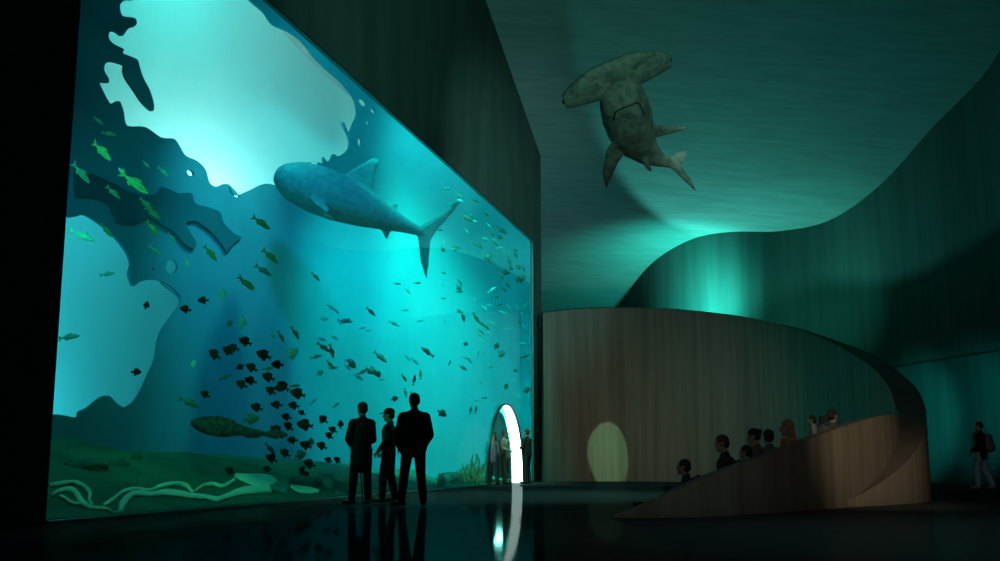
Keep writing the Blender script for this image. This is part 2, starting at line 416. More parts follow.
# low ramp wall in front
ramp_e = [(614, 516.6, 14.32), (660, 497.5, 14.35), (700, 480, 14.6), (740, 465, 15.15), (780, 450, 15.95), (820, 435, 16.9), (850, 424.6, 17.85), (876, 417, 18.8), (890, 414.6, 19.5), (898, 416, 20.0), (904, 423, 20.5)]
re_ = cat_rom([at_Y(*p) for p in ramp_e], 8)
vs = []; fs = []
for i, a in enumerate(re_):
    d = (re_[min(i + 1, len(re_) - 1)] - re_[max(i - 1, 0)]); d.z = 0; d.normalize()
    o = Vector((-d.y, d.x, 0)) * .16
    z = max(a.z, .012)
    vs += [(a.x, a.y, -.02), (a.x, a.y, z), (a.x + o.x, a.y + o.y, z), (a.x + o.x, a.y + o.y, -.02)]
for i in range(len(re_) - 1):
    for j in range(3): fs.append((4 * i + j, 4 * i + j + 1, 4 * i + 5 + j, 4 * i + 4 + j))
fs.append((0, 1, 2, 3))
pw = pydata('wall_front', vs, fs, M_drum, smooth=False)
pw.data.materials.append(M_rim)
for i, p in enumerate(pw.data.polygons):
    if i % 3 == 1 and i < len(fs) - 1: p.material_index = 1
    else: p.use_smooth = True
tag(pw, 'low brown ramp wall rising from a point on the floor', kind='structure')

# ------------------------------------------------------------------ undulating right wall
scur = [(1000, 50), (930, 130), (880, 185), (830, 220), (780, 231), (730, 232), (690, 240), (650, 265), (620, 305)]
def on_ceil(px, py):
    d = ray(px, py); t = (25.5 - .32 * CAM.y - .1 * CAM.x - CAM.z) / (d.z + .32 * d.y + .1 * d.x); return CAM + d * t
rp = [on_ceil(*p) for p in scur]
rp = [Vector((15.6, -12, 0)), Vector((15.4, 5, 0)), Vector((15.0, 18, 0)), Vector((14.4, 27, 0))] + [Vector((p.x, p.y, 0)) for p in rp] + [Vector((4.5, 60, 0)), Vector((4.5, 66, 0))]
rp = cat_rom(rp, 8)
def rwall(name, z0f, z1f, off, m, label):
    vs = []; fs = []
    for i, a in enumerate(rp):
        d = rp[min(i + 1, len(rp) - 1)] - rp[max(i - 1, 0)]; d.normalize(); o = Vector((-d.y, d.x, 0))
        q = a + o * off; b = a - o * .4
        vs += [(q.x, q.y, z0f), (q.x, q.y, z1f if z1f else ceil_z(q.x, q.y) + .1), (b.x, b.y, z1f if z1f else ceil_z(b.x, b.y) + .1), (b.x, b.y, z0f)]
    for i in range(len(rp) - 1):
        for j in range(3): fs.append((4 * i + j, 4 * i + j + 1, 4 * i + 5 + j, 4 * i + 4 + j))
    o = pydata(name, vs, fs, m); 
    e = o.modifiers.new('edges', 'EDGE_SPLIT'); e.split_angle = .6
    tag(o, label, kind='structure'); return o
rwall('wall_right', 0, None, 0, M_right, 'tall undulating teal lit plaster wall')
rwall('wall_right_added_band', 0, 4.1, .3, M_right, 'added lower band whose top edge marks the light boundary on the undulating wall')  # proud band added; its top edge draws the wall's light boundary
# closing walls far off and behind the camera
for nm, a, b in (('wall_far', (-16, 65.8), (6, 65.8)), ('wall_rear', (-16, -11.8), (17, -11.8))):
    vs = [(a[0], a[1], 0), (b[0], b[1], 0), (b[0], b[1], ceil_z(*b)), (a[0], a[1], ceil_z(*a))]
    o = pydata(nm, vs, [(0, 1, 2, 3)], M_wall, smooth=False); tag(o, 'dark end wall of the hall', kind='structure')
# ------------------------------------------------------------------ mesh growing helpers
def cone_bm(bm, p0, r0, p1, r1, sx=1.0, sy=1.0, side=None, seg=14, caps=4):
    """a round cone from p0 to p1 (elliptical when sx != sy; side = direction of sx)"""
    p0 = Vector(p0); p1 = Vector(p1); a = p1 - p0
    if a.length < 1e-5: a = Vector((0, 0, 1e-4))
    d = a.normalized()
    s = Vector(side) if side is not None else (Vector((1, 0, 0)) if abs(d.x) < .8 else Vector((0, 1, 0)))
    s = (s - d * s.dot(d)).normalized(); t = d.cross(s)
    rings = []
    for i in range(caps + 1):
        f = PI / 2 * i / caps; rings.append((p0 - d * (r0 * math.cos(f)), r0 * math.sin(f)))
    for i in range(caps + 1):
        f = PI / 2 * i / caps; rings.append((p1 + d * (r1 * math.sin(f)), r1 * math.cos(f)))
    prev = None; first = None
    for c, r in rings:
        if r < 1e-6:
            cur = [bm.verts.new(c)]
        else:
            cur = [bm.verts.new(c + s * (r * sx * math.cos(2 * PI * k / seg)) + t * (r * sy * math.sin(2 * PI * k / seg))) for k in range(seg)]
        if prev is not None:
            for k in range(seg):
                k2 = (k + 1) % seg
                if len(prev) == 1: bm.faces.new((prev[0], cur[k2], cur[k]))
                elif len(cur) == 1: bm.faces.new((prev[k], prev[k2], cur[0]))
                else: bm.faces.new((prev[k], prev[k2], cur[k2], cur[k]))
        prev = cur
def ball(bm, c, rx, ry, rz, rot=None, seg=16, rg=10):
    m = Matrix.Translation(Vector(c)) @ (rot.to_4x4() if rot is not None else Matrix.Identity(4)) @ Matrix.Diagonal((rx, ry, rz, 1))
    bmesh.ops.create_uvsphere(bm, u_segments=seg, v_segments=rg, radius=1.0, matrix=m)
def loft(bm, rings, cap=True):
    pv = None; first = None
    for r in rings:
        cur = [bm.verts.new(v) for v in r]
        if pv:
            n_ = len(cur)
            for k in range(n_): bm.faces.new((pv[k], pv[(k + 1) % n_], cur[(k + 1) % n_], cur[k]))
        else: first = cur
        pv = cur
    if cap: bm.faces.new(list(reversed(first))); bm.faces.new(pv)
def plate(bm, pts, axis, t):
    """thin fin: outline pts with thickness t along axis, thinner at the rim"""
    axis = Vector(axis).normalized(); P = [Vector(p) for p in pts]; c = sum(P, Vector()) / len(P)
    inn = [c + (p - c) * .72 for p in P]
    rim = [bm.verts.new(p) for p in P]
    for sgn in (1, -1):
        iv = [bm.verts.new(p + axis * (sgn * t / 2)) for p in inn]
        for k in range(len(P)):
            k2 = (k + 1) % len(P)
            q = (rim[k], rim[k2], iv[k2], iv[k]); bm.faces.new(q if sgn > 0 else tuple(reversed(q)))
        bm.faces.new(iv if sgn > 0 else list(reversed(iv)))
def remeshed(bm, voxel, smooth=3, fac=.5):
    bmesh.ops.recalc_face_normals(bm, faces=bm.faces)
    me = bpy.data.meshes.new('tmp'); bm.to_mesh(me); bm.free()
    o = bpy.data.objects.new('tmp', me); COL.objects.link(o)
    r = o.modifiers.new('r', 'REMESH'); r.mode = 'VOXEL'; r.voxel_size = voxel; r.adaptivity = 0.0
    if smooth:
        s = o.modifiers.new('s', 'SMOOTH'); s.factor = fac; s.iterations = smooth
    dg = bpy.context.evaluated_depsgraph_get(); dg.update()
    out = bpy.data.meshes.new_from_object(o.evaluated_get(dg))
    bpy.data.objects.remove(o); bpy.data.meshes.remove(me)
    return out
def frame(o, X, Y, Z, loc, s=1.0):
    m = Matrix((X, Y, Z)).transposed().to_4x4() @ Matrix.Diagonal((s, s, s, 1)); m.translation = Vector(loc); o.matrix_world = m

# ------------------------------------------------------------------ hammerhead shark hung in the hall
M_ham = mat('mottled grey brown hide', (0.19, 0.155, 0.115), 0.75, (0.05, 0.055, 0.046), 4.5, bump=.3, spec=.15, detail=6, lo=.32, hi=.68, dist=.6)
M_mouth = mat('dark mouth line', (0.012, 0.012, 0.012), 0.8)
hc = at_Y(615.5, 77, 19.6)
a_ax = (RGT * .30 + UPV * -.62 + FWD * .72).normalized()       # head to tail
h_ax = RGT * .955 + UPV * .285
h_ax = (h_ax - a_ax * h_ax.dot(a_ax)).normalized()
d_ax = a_ax.cross(h_ax).normalized(); SW = 1.0
if d_ax.dot(UPV) < 0: h_ax = -h_ax; d_ax = -d_ax; SW = -1.0
# local frame: x tailwards, y across the hammer, z dorsal
bm = bmesh.new()
def sec(x, cy, cz, ry, rz, k=20): return [Vector((x, cy + ry * math.cos(2 * PI * i / k), cz + rz * math.sin(2 * PI * i / k))) for i in range(k)]
body = [(-.05, .26, .14), (.15, .33, .19), (.35, .42, .30), (.7, .49, .40), (1.1, .53, .45), (1.55, .50, .43), (2.0, .40, .36), (2.4, .28, .27), (2.75, .17, .18), (3.0, .11, .13), (3.1, .09, .11)]
loft(bm, [sec(x, 0, 0, ry, rz) for x, ry, rz in body])
# hammer
for sgn in (1, -1):
    pts = [(0.02, 0, .50, .14), (-.02, .35 * sgn, .46, .135), (.01, .7 * sgn, .37, .12), (.06, .98 * sgn, .27, .10), (.10, 1.13 * sgn, .18, .09)]
    loft(bm, [[Vector((x + rx * math.cos(2 * PI * i / 16), y, -.02 + rz * math.sin(2 * PI * i / 16))) for i in range(16)] for x, y, rx, rz in pts])
    plate(bm, [(1.4, .38 * sgn, -.18), (1.58, .62 * sgn, -.20), (1.98, .98 * sgn, -.26), (2.28, 1.16 * sgn, -.29), (2.16, .88 * sgn, -.25), (1.98, .54 * sgn, -.2), (1.90, .34 * sgn, -.18)], (.1, .2 * sgn, 1), .10)
plate(bm, [(1.1, 0, .40), (1.4, 0, .85), (1.66, 0, 1.1), (1.7, 0, .85), (1.8, 0, .38)], (0, 1, 0), .09)
plate(bm, [(2.3, 0, .22), (2.45, 0, .42), (2.6, 0, .40), (2.6, 0, .16)], (0, 1, 0), .05)
plate(bm, [(2.1, .1, -.26), (2.22, .1, -.52), (2.4, .1, -.56), (2.42, .1, -.2)], (0, 1, 0), .09)
plate(bm, [(2.9, 0, .1), (3.1, 0, .26), (3.5, 0, .55), (3.92, 0, .80), (3.74, 0, .46), (3.48, 0, .13), (3.36, 0, 0), (3.36, 0, -.15), (3.44, 0, -.52), (3.48, 0, -.90), (3.26, 0, -.58), (3.12, 0, -.28), (2.9, 0, -.1)], (0, 1, 0), .10)
# the tail swings to one side
def swing(v):
    s0, s1, amax = 1.5, 3.0, math.radians(44) * SW
    if v.x <= s0: return v
    k = 16; x, y, ph = s0, 0.0, 0.0; ds = (v.x - s0) / k
    for q in range(k):
        ph = amax * min(1, (s0 + ds * (q + .5) - s0) / (s1 - s0)); x += ds * math.cos(ph); y += ds * math.sin(ph)
    ph = amax * min(1, (v.x - s0) / (s1 - s0))
    return Vector((x - v.y * math.sin(ph), y + v.y * math.cos(ph), v.z))
for v in bm.verts: v.co = swing(v.co)
ham = link('hanging_hammerhead_shark', remeshed(bm, .028, 4), M_ham)
frame(ham, a_ax, h_ax, d_ax, hc, .95)
ham.matrix_world = ham.matrix_world @ Matrix.Diagonal((.95, 1, 1, 1))
tag(ham, 'mottled grey hammerhead shark hanging under the high concrete ceiling', 'shark')
bm = bmesh.new()
def belly(x, y):
    for q in range(len(body) - 1):
        if body[q][0] <= x <= body[q + 1][0]:
            t = (x - body[q][0]) / (body[q + 1][0] - body[q][0]); ry = body[q][1] + (body[q + 1][1] - body[q][1]) * t; rz = body[q][2] + (body[q + 1][2] - body[q][2]) * t
            return Vector((x, y, -rz * math.sqrt(max(.05, 1 - (y / ry) ** 2)) - .004))
mo = [belly(x, y) for x, y, z in cat_rom([(.98, -.30, 0), (.78, -.285, 0), (.60, -.25, 0), (.55, -.02, 0), (.58, .20, 0), (.68, .27, 0), (.80, .31, 0)], 6)]
for p, q in zip(mo, mo[1:]): cone_bm(bm, p, .016, q, .016, seg=6, caps=2)
o = frombm('mouth', bm, M_mouth); o.parent = ham; tag(o, 'dark curved mouth slit')
for sgn in (1, -1):
    bm = bmesh.new(); ball(bm, (.10, 1.10 * sgn, -.02), .05, .075, .05); o = frombm('eye', bm, M_mouth); o.parent = ham

# ------------------------------------------------------------------ whale shark in the tank
M_whale = mat('blue grey spotted hide', (0.014, 0.245, 0.25), 0.9, (0.011, 0.20, 0.21), 5.0, spec=0.0, lo=.45, hi=.55)
bm = bmesh.new()
wb_ = [(-.1, .40, .22), (.1, .66, .44), (.5, .80, .64), (1.2, .84, .76), (2.0, .76, .74), (2.8, .58, .60), (3.5, .38, .42), (4.1, .22, .26), (4.6, .13, .16), (4.8, .09, .12)]
loft(bm, [sec(x, 0, .02 * math.sin(x), ry, rz) for x, ry, rz in wb_])
plate(bm, [(1.7, 0, .6), (2.2, 0, 1.25), (2.5, 0, 1.62), (2.72, 0, 1.6), (2.76, 0, 1.0), (2.95, 0, .5)], (0, 1, 0), .1)
plate(bm, [(3.35, 0, .28), (3.62, 0, .52), (3.78, 0, .54), (3.82, 0, .2)], (0, 1, 0), .07)
plate(bm, [(3.4, 0, -.26), (3.7, 0, -.58), (3.86, 0, -.66), (3.86, 0, -.18)], (0, 1, 0), .07)
plate(bm, [(4.6, 0, .1), (4.95, 0, .55), (5.35, 0, 1.2), (5.62, 0, 1.45), (5.4, 0, .8), (5.18, 0, .18), (5.12, 0, -.2), (5.3, 0, -.8), (5.5, 0, -1.42), (5.06, 0, -.9), (4.75, 0, -.3), (4.6, 0, -.1)], (0, 1, 0), .10)
for sgn in (1, -1):
    plate(bm, [(1.0, .55 * sgn, -.25), (1.35, 1.0 * sgn, -.45), (1.9, 1.5 * sgn, -.62), (1.95, 1.2 * sgn, -.5), (1.65, .55 * sgn, -.28)], (.1, .3 * sgn, 1), .1)
wh = link('whale_shark', remeshed(bm, .04, 4), M_whale)
p0 = at_n(279, 175, 4.3)
sx_ = (RGT * 152 + UPV * -60).normalized(); sx_ = (sx_ + FWD * .12).normalized()
sz_ = UPV - sx_ * UPV.dot(sx_); sz_.normalize(); sy_ = sz_.cross(sx_)
frame(wh, sx_, sy_, sz_, p0, 164 / F * (p0 - CAM).dot(FWD) / 5.1)
tag(wh, 'large blue grey whale shark gliding under the bright upper opening', 'shark')

# ------------------------------------------------------------------ dark shark-like fish low in the tank
M_nurse = mat('dark spotted hide', (0.012, 0.04, 0.042), 0.9, (0.03, 0.085, 0.05), 9.0, spec=0.0, lo=.42, hi=.6)
bm = bmesh.new()
nb = [(-.05, .06, .05), (.05, .14, .12), (.2, .20, .19), (.42, .22, .235), (.62, .20, .24), (.85, .17, .22), (1.05, .13, .16), (1.35, .075, .10), (1.65, .05, .075), (1.8, .04, .06)]
loft(bm, [sec(x, 0, -.10 * x / 1.8, ry, rz, 14) for x, ry, rz in nb])
plate(bm, [(.42, 0, .18), (.6, 0, .245), (1.0, 0, .18), (1.06, 0, .06), (.9, 0, .05)], (0, 1, 0), .05)
plate(bm, [(1.12, 0, -.14), (1.35, 0, -.25), (1.62, 0, -.22), (1.7, 0, -.14)], (0, 1, 0), .04)
plate(bm, [(1.72, 0, -.05), (2.0, 0, .05), (2.3, 0, -.02), (2.36, 0, -.1), (2.2, 0, -.12), (2.05, 0, -.22), (1.75, 0, -.16)], (0, 1, 0), .04)
for sgn in (1, -1): plate(bm, [(.5, .16 * sgn, -.12), (.62, .36 * sgn, -.2), (.8, .42 * sgn, -.24), (.74, .16 * sgn, -.13)], (0, .3 * sgn, 1), .04)
nu = link('nurse_shark', remeshed(bm, .022, 3), M_nurse)
p0 = at_n(193, 423, 2.2)
X_ = (RGT * 94 + UPV * -9).normalized(); Z_ = (UPV - X_ * UPV.dot(X_)).normalized(); Y_ = Z_.cross(X_)
frame(nu, X_, Y_, Z_, p0, 97 / F * (p0 - CAM).dot(FWD) / 2.36)
tag(nu, 'dark spotted long fish with thin tail gliding low above the green seabed', 'fish')

# ------------------------------------------------------------------ fish
def fish_mesh(name, prof, tail, dorsal, m, anal=None, w=.35, pect=True):
    bm = bmesh.new(); k = 10
    loft(bm, [[Vector((x, w * h * math.cos(2 * PI * i / k), c + h * math.sin(2 * PI * i / k))) for i in range(k)] for x, h, c in prof])
    for pl in (tail, dorsal, anal):
        if pl: plate(bm, [(x, 0, z) for x, z in pl], (0, 1, 0), .02)
    if pect:
        for s in (1, -1):
            x0 = prof[2][0]; y0 = s * w * prof[2][1]
            plate(bm, [(x0, y0, -.01), (x0 - .09, y0 + s * .05, .02), (x0 - .12, y0 + s * .05, -.04), (x0 - .04, y0, -.03)], (0, 1, .2), .01)
    bmesh.ops.recalc_face_normals(bm, faces=bm.faces)
    me = bpy.data.meshes.new(name); bm.to_mesh(me); bm.free(); me.materials.append(m)
    me.polygons.foreach_set('use_smooth', [True] * len(me.polygons)); return me
M_dk = mat('black fish skin', (0.006, 0.012, 0.012), 0.8, (0.01, 0.03, 0.02), 8, spec=0.05)
M_gr = mat('yellow green fish skin', (0.02, 0.21, 0.085), 0.8, (0.012, 0.13, 0.07), 5, (1, 1, 3), spec=0.05)
M_te = mat('teal fish skin', (0.012, 0.24, 0.25), 0.8, (0.02, 0.30, 0.29), 5, spec=0.05)
M_pa = mat('pale silver fish skin', (0.07, 0.50, 0.46), 0.8, (0.05, 0.42, 0.40), 5, spec=0.05)
M_ol = mat('olive fish skin', (0.03, 0.17, 0.11), 0.8, (0.02, 0.10, 0.08), 6, spec=0.05)
dam_prof = [(.5, .02, 0), (.42, .12, 0), (.25, .25, 0), (.02, .30, 0), (-.2, .22, 0), (-.34, .09, 0), (-.40, .06, 0)]
dam_t = [(-.36, .05), (-.58, .18), (-.52, .0), (-.58, -.18), (-.36, -.05)]
dam_d = [(.28, .22), (.1, .37), (-.22, .36), (-.28, .14)]
dam_a = [(.05, -.26), (-.12, -.38), (-.28, -.32), (-.28, -.12)]
fus_prof = [(.5, .012, 0), (.42, .06, 0), (.25, .115, 0), (.02, .135, 0), (-.2, .10, 0), (-.34, .05, 0), (-.40, .03, 0)]
fus_t = [(-.38, .03), (-.62, .17), (-.53, .0), (-.62, -.17), (-.38, -.03)]
fus_d = [(.2, .10), (.08, .2), (-.2, .13), (-.24, .07)]
fus_a = [(-.05, -.11), (-.15, -.19), (-.27, -.11), (-.27, -.06)]
FM = {'dk': fish_mesh('damselfish', dam_prof, dam_t, dam_d, M_dk, dam_a, .42),
      'gr': fish_mesh('fusilier', fus_prof, fus_t, fus_d, M_gr, fus_a, .6),
      'te': fish_mesh('fusilier', fus_prof, fus_t, fus_d, M_te, fus_a, .6),
      'ol': fish_mesh('fusilier', fus_prof, fus_t, fus_d, M_ol, fus_a, .6),
      'od': fish_mesh('damselfish', dam_prof, dam_t, dam_d, M_ol, dam_a, .42),
      'pd': fish_mesh('damselfish', dam_prof, dam_t, dam_d, M_pa, dam_a, .42),
      'pa': fish_mesh('fusilier', fus_prof, fus_t, fus_d, M_pa, fus_a, .6)}
NAMEOF = {'dk': 'damselfish', 'gr': 'fusilier_fish', 'te': 'teal_fish', 'ol': 'olive_fish', 'od': 'olive_damselfish', 'pd': 'pale_damselfish', 'pa': 'pale_fish'}
def far_n(px, py):
    h = hit_plan(px, py)
    if h is None: return .4
    return on_plan(h[0])[0].y
def fish(kind, px, py, lpx, ang, label, group=None, n=None, cat='fish'):
    """ang: heading in the picture, degrees, 0 = to the right, counter-clockwise"""
    lim = far_n(px, py)
    if n is None: n = random.uniform(.5, 3.2)
    n = max(.12, min(n, lim * .72 - .1))
    p = at_n(px, py, n)
    if p.z < .25: p = at_n(px, py, .3)
    a = math.radians(ang)
    X = (RGT * math.cos(a) + UPV * math.sin(a) + FWD * random.uniform(-.35, .35)).normalized()
    Zr = UPV if abs(math.sin(a)) < .9 else RGT
    Z = (Zr - X * Zr.dot(X)).normalized(); Y = Z.cross(X)
    o = bpy.data.objects.new(NAMEOF[kind], FM[kind]); COL.objects.link(o)
    frame(o, X, Y, Z, p, lpx / F * (p - CAM).dot(FWD) / 1.05)
    tag(o, label, cat, group); return o
def Rg(pts, sc, ox, oy): return [(ox + p[0] / sc, oy + p[1] / sc) + tuple(p[2:]) for p in pts]
# the dense dark school
school = Rg([(120, 57, 11), (152, 208, 15), (190, 198, 13), (205, 190, 12), (238, 172, 14), (290, 210, 16), (256, 245, 13), (328, 237, 13), (303, 272, 14), (253, 282, 13), (228, 292, 13), (310, 310, 12), (345, 297, 14), (333, 303, 11), (385, 318, 16), (126, 320, 11), (270, 357, 13), (326, 350, 12), (374, 352, 12), (354, 384, 11), (360, 410, 12), (405, 406, 17), (458, 390, 11), (484, 420, 10), (474, 436, 10), (326, 420, 14), (370, 449, 11), (408, 463, 13), (453, 465, 12), (350, 485, 12), (312, 500, 13), (418, 515, 14), (472, 505, 9), (497, 505, 9), (406, 548, 13), (195, 535, 11), (397, 372, 8), (300, 530, 9), (340, 435, 10)], 2.805, 160, 280)
for x, y, l in school:
    fish('dk', x, y, l, random.choice((160, 150, 170, 145, 155)) + random.uniform(-10, 10), 'small dark oval fish in the loose school left of the three standing visitors', 'dark fish school', random.uniform(.6, 2.0))
fish('dk', 185, 309, 12, 165, 'dark faint fish beside the right edge of the pale left opening', n=2.5)
fish('dk', 240, 382 - 15, 9, 200, 'small dark fish trailing behind the head of the dark school', n=2.0)
fish('dk', 146.5, 305, 9, 70, 'dark oval fish in the upper part of the pale left opening', n=3.6)
fish('dk', 136.5, 372, 11, 0, 'dark round fish in the lower part of the pale left opening', n=3.6)
fish('dk', 340.5, 424, 9, 88, 'thin dark upright fish just left of the visitor with the cane', n=1.0)
fish('dk', 302, 470, 9, 60, 'dark fish by the pale rocks at the foot of the tank', n=.9)
# green fish upper left, each with its own look or place
gl = [('gr', 103, 152, 30, -42, 'long green fish nearest the upper left corner of the glass'), ('gr', 82, 174, 26, -50, 'dim green fish hugging the left edge of the glass'), ('te', 122, 172, 12, 130, 'small teal fish between two long green fish in the upper left'),
      ('gr', 136, 184, 34, -38, 'longest bright green fish in the upper left shoal'), ('gr', 114, 193, 18, -45, 'green fish under the two long ones in the upper left shoal'), ('gr', 147, 205, 20, -45, 'green fish overlapping the dark rock ledge in the upper left'),
      ('gr', 153, 229, 22, -48, 'bright green fish above the hole near the left opening'), ('gr', 154, 214, 20, -40, 'short green fish swimming across the dark rock ledge'), ('gr', 107, 231, 17, -48, 'yellow green fish on the curved upper edge of the left opening'),
      ('te', 83, 236, 25, -25, 'pale teal fish at the top of the left opening'), ('te', 70, 337, 20, 8, 'pale teal fish at the left edge of the left opening'), ('te', 108, 274, 14, 10, 'faint teal fish in the middle of the left opening'),
      ('te', 156, 251, 18, -35, 'blue teal fish just above the small round hole'), ('te', 172, 238, 13, -50, 'small teal fish right of the green fish over the dark ledge'), ('te', 187, 263, 13, -60, 'small teal fish right of the small round hole'),
      ('te', 164, 172, 15, -40, 'teal fish under the lower lip of the bright upper opening'), ('te', 147, 165, 10, -50, 'small teal fish beside another under the upper opening'), ('ol', 110, 134, 14, -10, 'dim olive fish high by the left edge of the glass'), ('gr', 99, 121, 12, -40, 'faint green fish above all the rest at upper left')]
for k, x, y, l, a, lab in gl: fish(k, x, y, l, a, lab, 'green and teal fish in the upper left of the tank')
ml = [('gr', 262, 223.5, 23, -35, 'bright green fish with dark belly below the bright upper opening'), ('gr', 211, 254, 21, -48, 'plain bright green fish right of the dark rock ledge'), ('gr', 271, 257, 20, -42, 'green fish with raised fin in the middle of the blue water'), ('ol', 264, 271, 19, -35, 'darker olive fish under the green fish in the blue water'),
      ('gr', 246.5, 284, 20, -45, 'slim green fish above the head of the dark school'), ('gr', 316, 277, 13, -45, 'small green fish below the whale shark'), ('pd', 222, 294, 13, 95, 'round pale green fish above the dark school'), ('ol', 328, 217, 15, -30, 'dark slim fish under the whale shark belly'), ('ol', 418, 283, 8, 0, 'tiny dark fish under the tip of the whale shark tail')]
for k, x, y, l, a, lab in ml: fish(k, x, y, l, a, lab, 'fish below the upper opening')
for k, x, y, l, a in [('gr', 248, 12, 17, -40), ('od', 196, 122, 8, 20), ('pd', 230, 118, 13, 90), ('ol', 380, 150, 15, -55), ('ol', 340, 160, 13, -70), ('gr', 185, 272, 13, 15), ('te', 320, 158, 9, -30), ('pd', 370, 205, 17, 30), ('ol', 460, 190, 16, -45), ('ol', 482, 202, 15, -80), ('gr', 478, 238, 11, -50), ('gr', 540, 238, 10, -35), ('te', 520, 115, 12, 20), ('pd', 462, 108, 8, 0), ('te', 440, 215, 12, 5), ('od', 258, 390, 16, 10), ('gr', 305, 248, 12, 10), ('pd', 94, 235, 9, 80), ('ol', 85, 345, 22, -25), ('od', 395, 490, 14, 20), ('ol', 310, 475, 16, -50), ('od', 423, 455, 10, 80), ('ol', 508, 404, 7, 88), ('pd', 450, 260, 8, 30), ('gr', 380, 297, 11, 0), ('pa', 430, 340, 10, 40), ('te', 495, 350, 9, 30), ('od', 455, 392, 9, 60)]:
    nm = {'gr': 'small green fish scattered among and above the dark school', 'ol': 'slim olive fish scattered among and above the dark school', 'od': 'stubby olive fish scattered among the dark school', 'pd': 'round pale fish scattered among and above the dark school', 'te': 'small teal fish scattered among and above the dark school', 'pa': 'slim pale fish in the dark school'}[k]
    fish(k, 160 + x / 2.805, 280 + y / 2.805, l, a + random.uniform(-8, 8), nm, nm)
cen = [('te', 365, 18, 7, 0), ('ol', 240, 150, 13, -35), ('te', 120, 192, 15, -10), ('te', 350, 205, 12, -20), ('od', 150, 395, 11, -40), ('ol', 285, 362, 17, -35), ('od', 240, 425, 12, -30), ('od', 270, 440, 9, -50), ('ol', 500, 335, 16, 145), ('ol', 395, 460, 9, -60), ('ol', 440, 465, 11, 80), ('gr', 400, 530, 10, -80), ('ol', 470, 440, 10, 85), ('gr', 430, 540, 8, -60), ('te', 200, 430, 12, 20), ('te', 20, 180, 8, 0), ('od', 350, 555, 8, 20)]
for k, x, y, l, a in cen:
    nm = {'ol': 'slim olive fish in the bright water above the three visitors', 'od': 'stubby olive fish in the bright water above the three visitors', 'te': 'faint teal fish in the bright water above the three visitors', 'gr': 'small green fish beside the head of the tallest visitor'}[k]
    fish(k, 320 + x / 4.675, 280 + y / 4.675, l, a + random.uniform(-8, 8), nm, nm)
re1 = [('ol', 440 + x / 5.61, 180 + y / 5.61, l, a) for x, y, l, a in [(155, 215, 14, -30), (180, 205, 9, -45), (350, 285, 13, -40), (265, 440, 15, -40), (285, 455, 11, -30), (215, 365, 13, -25), (425, 420, 9, -60), (390, 460, 10, -70), (310, 360, 8, -50), (455, 545, 11, 30), (345, 540, 7, -40), (470, 500, 8, -60), (110, 90, 10, -35), (260, 190, 9, -40), (200, 115, 10, -35)]]
re2 = [(k, 440 + x / 5.61, 270 + y / 5.61, l, a) for k, x, y, l, a in [('od', 455, 50, 11, 30), ('ol', 380, 85, 9, -50), ('ol', 345, 38, 7, -50), ('pa', 295, 110, 11, 30), ('ol', 360, 110, 9, -40), ('pa', 505, 85, 6, 60), ('ol', 335, 195, 6, 10), ('pa', 390, 215, 9, -50), ('pa', 435, 210, 7, -60), ('pa', 480, 200, 8, 55), ('ol', 130, 265, 11, -75), ('ol', 205, 272, 12, -65), ('ol', 235, 302, 10, -40), ('ol', 260, 320, 10, -40), ('pa', 290, 300, 9, -30), ('pa', 320, 335, 7, 80), ('pa', 225, 360, 10, -30), ('pa', 240, 400, 9, -40), ('pa', 255, 385, 8, -40), ('pa', 380, 330, 7, 10), ('od', 318, 425, 8, 70), ('od', 345, 475, 8, 30), ('ol', 480, 485, 10, 10), ('pa', 170, 510, 9, -50), ('pa', 215, 465, 8, 80), ('pa', 290, 540, 8, 30), ('ol', 55, 520, 6, 70), ('ol', 125, 550, 7, -40), ('pa', 250, 215, 9, -40), ('pa', 205, 325, 8, -45), ('pa', 275, 355, 8, -40)]]
re3 = [(k, 440 + x / 7.01, 360 + y / 7.01, l, a) for k, x, y, l, a in [('ol', 215, 350, 8, 85), ('ol', 252, 345, 8, 80), ('od', 465, 185, 7, 60), ('od', 610, 210, 9, 20), ('pa', 520, 140, 5, 30), ('pa', 290, 160, 6, -40), ('ol', 175, 60, 7, -50), ('pa', 255, 285, 7, 0), ('od', 15, 375, 11, -40)]]
for k, x, y, l, a in re1 + re2 + re3:
    nm = {'ol': 'small olive fish near the far right end of the glass', 'od': 'stubby dark olive fish near the far right end of the glass', 'pa': 'slim pale fish near the far right end of the glass'}[k]
    fish(k, x, y, l, a + random.uniform(-8, 8), nm, nm, .45)

rf = random.Random(11)
for q in range(58):
    x = 440 + 90 * rf.random() ** .75; y = 185 + 215 * rf.random()
    if y < 250 - (533 - x) * .95 + 8: continue
    k = rf.choice(('ol', 'pa', 'ol', 'pa', 'od'))
    nm = {'ol': 'small olive fish near the far right end of the glass', 'od': 'stubby dark olive fish near the far right end of the glass', 'pa': 'slim pale fish near the far right end of the glass'}[k]
    fish(k, x, y, rf.uniform(5, 9), rf.uniform(-75, 0), nm, nm, .5)
for q in range(16):
    x = 322 + 120 * rf.random(); y = 290 + 90 * rf.random()
    fish('te', x, y, rf.uniform(6, 11), rf.uniform(-50, 10), 'faint teal fish in the bright water above the three visitors', 'faint teal fish in the bright water above the three visitors', 3.0)
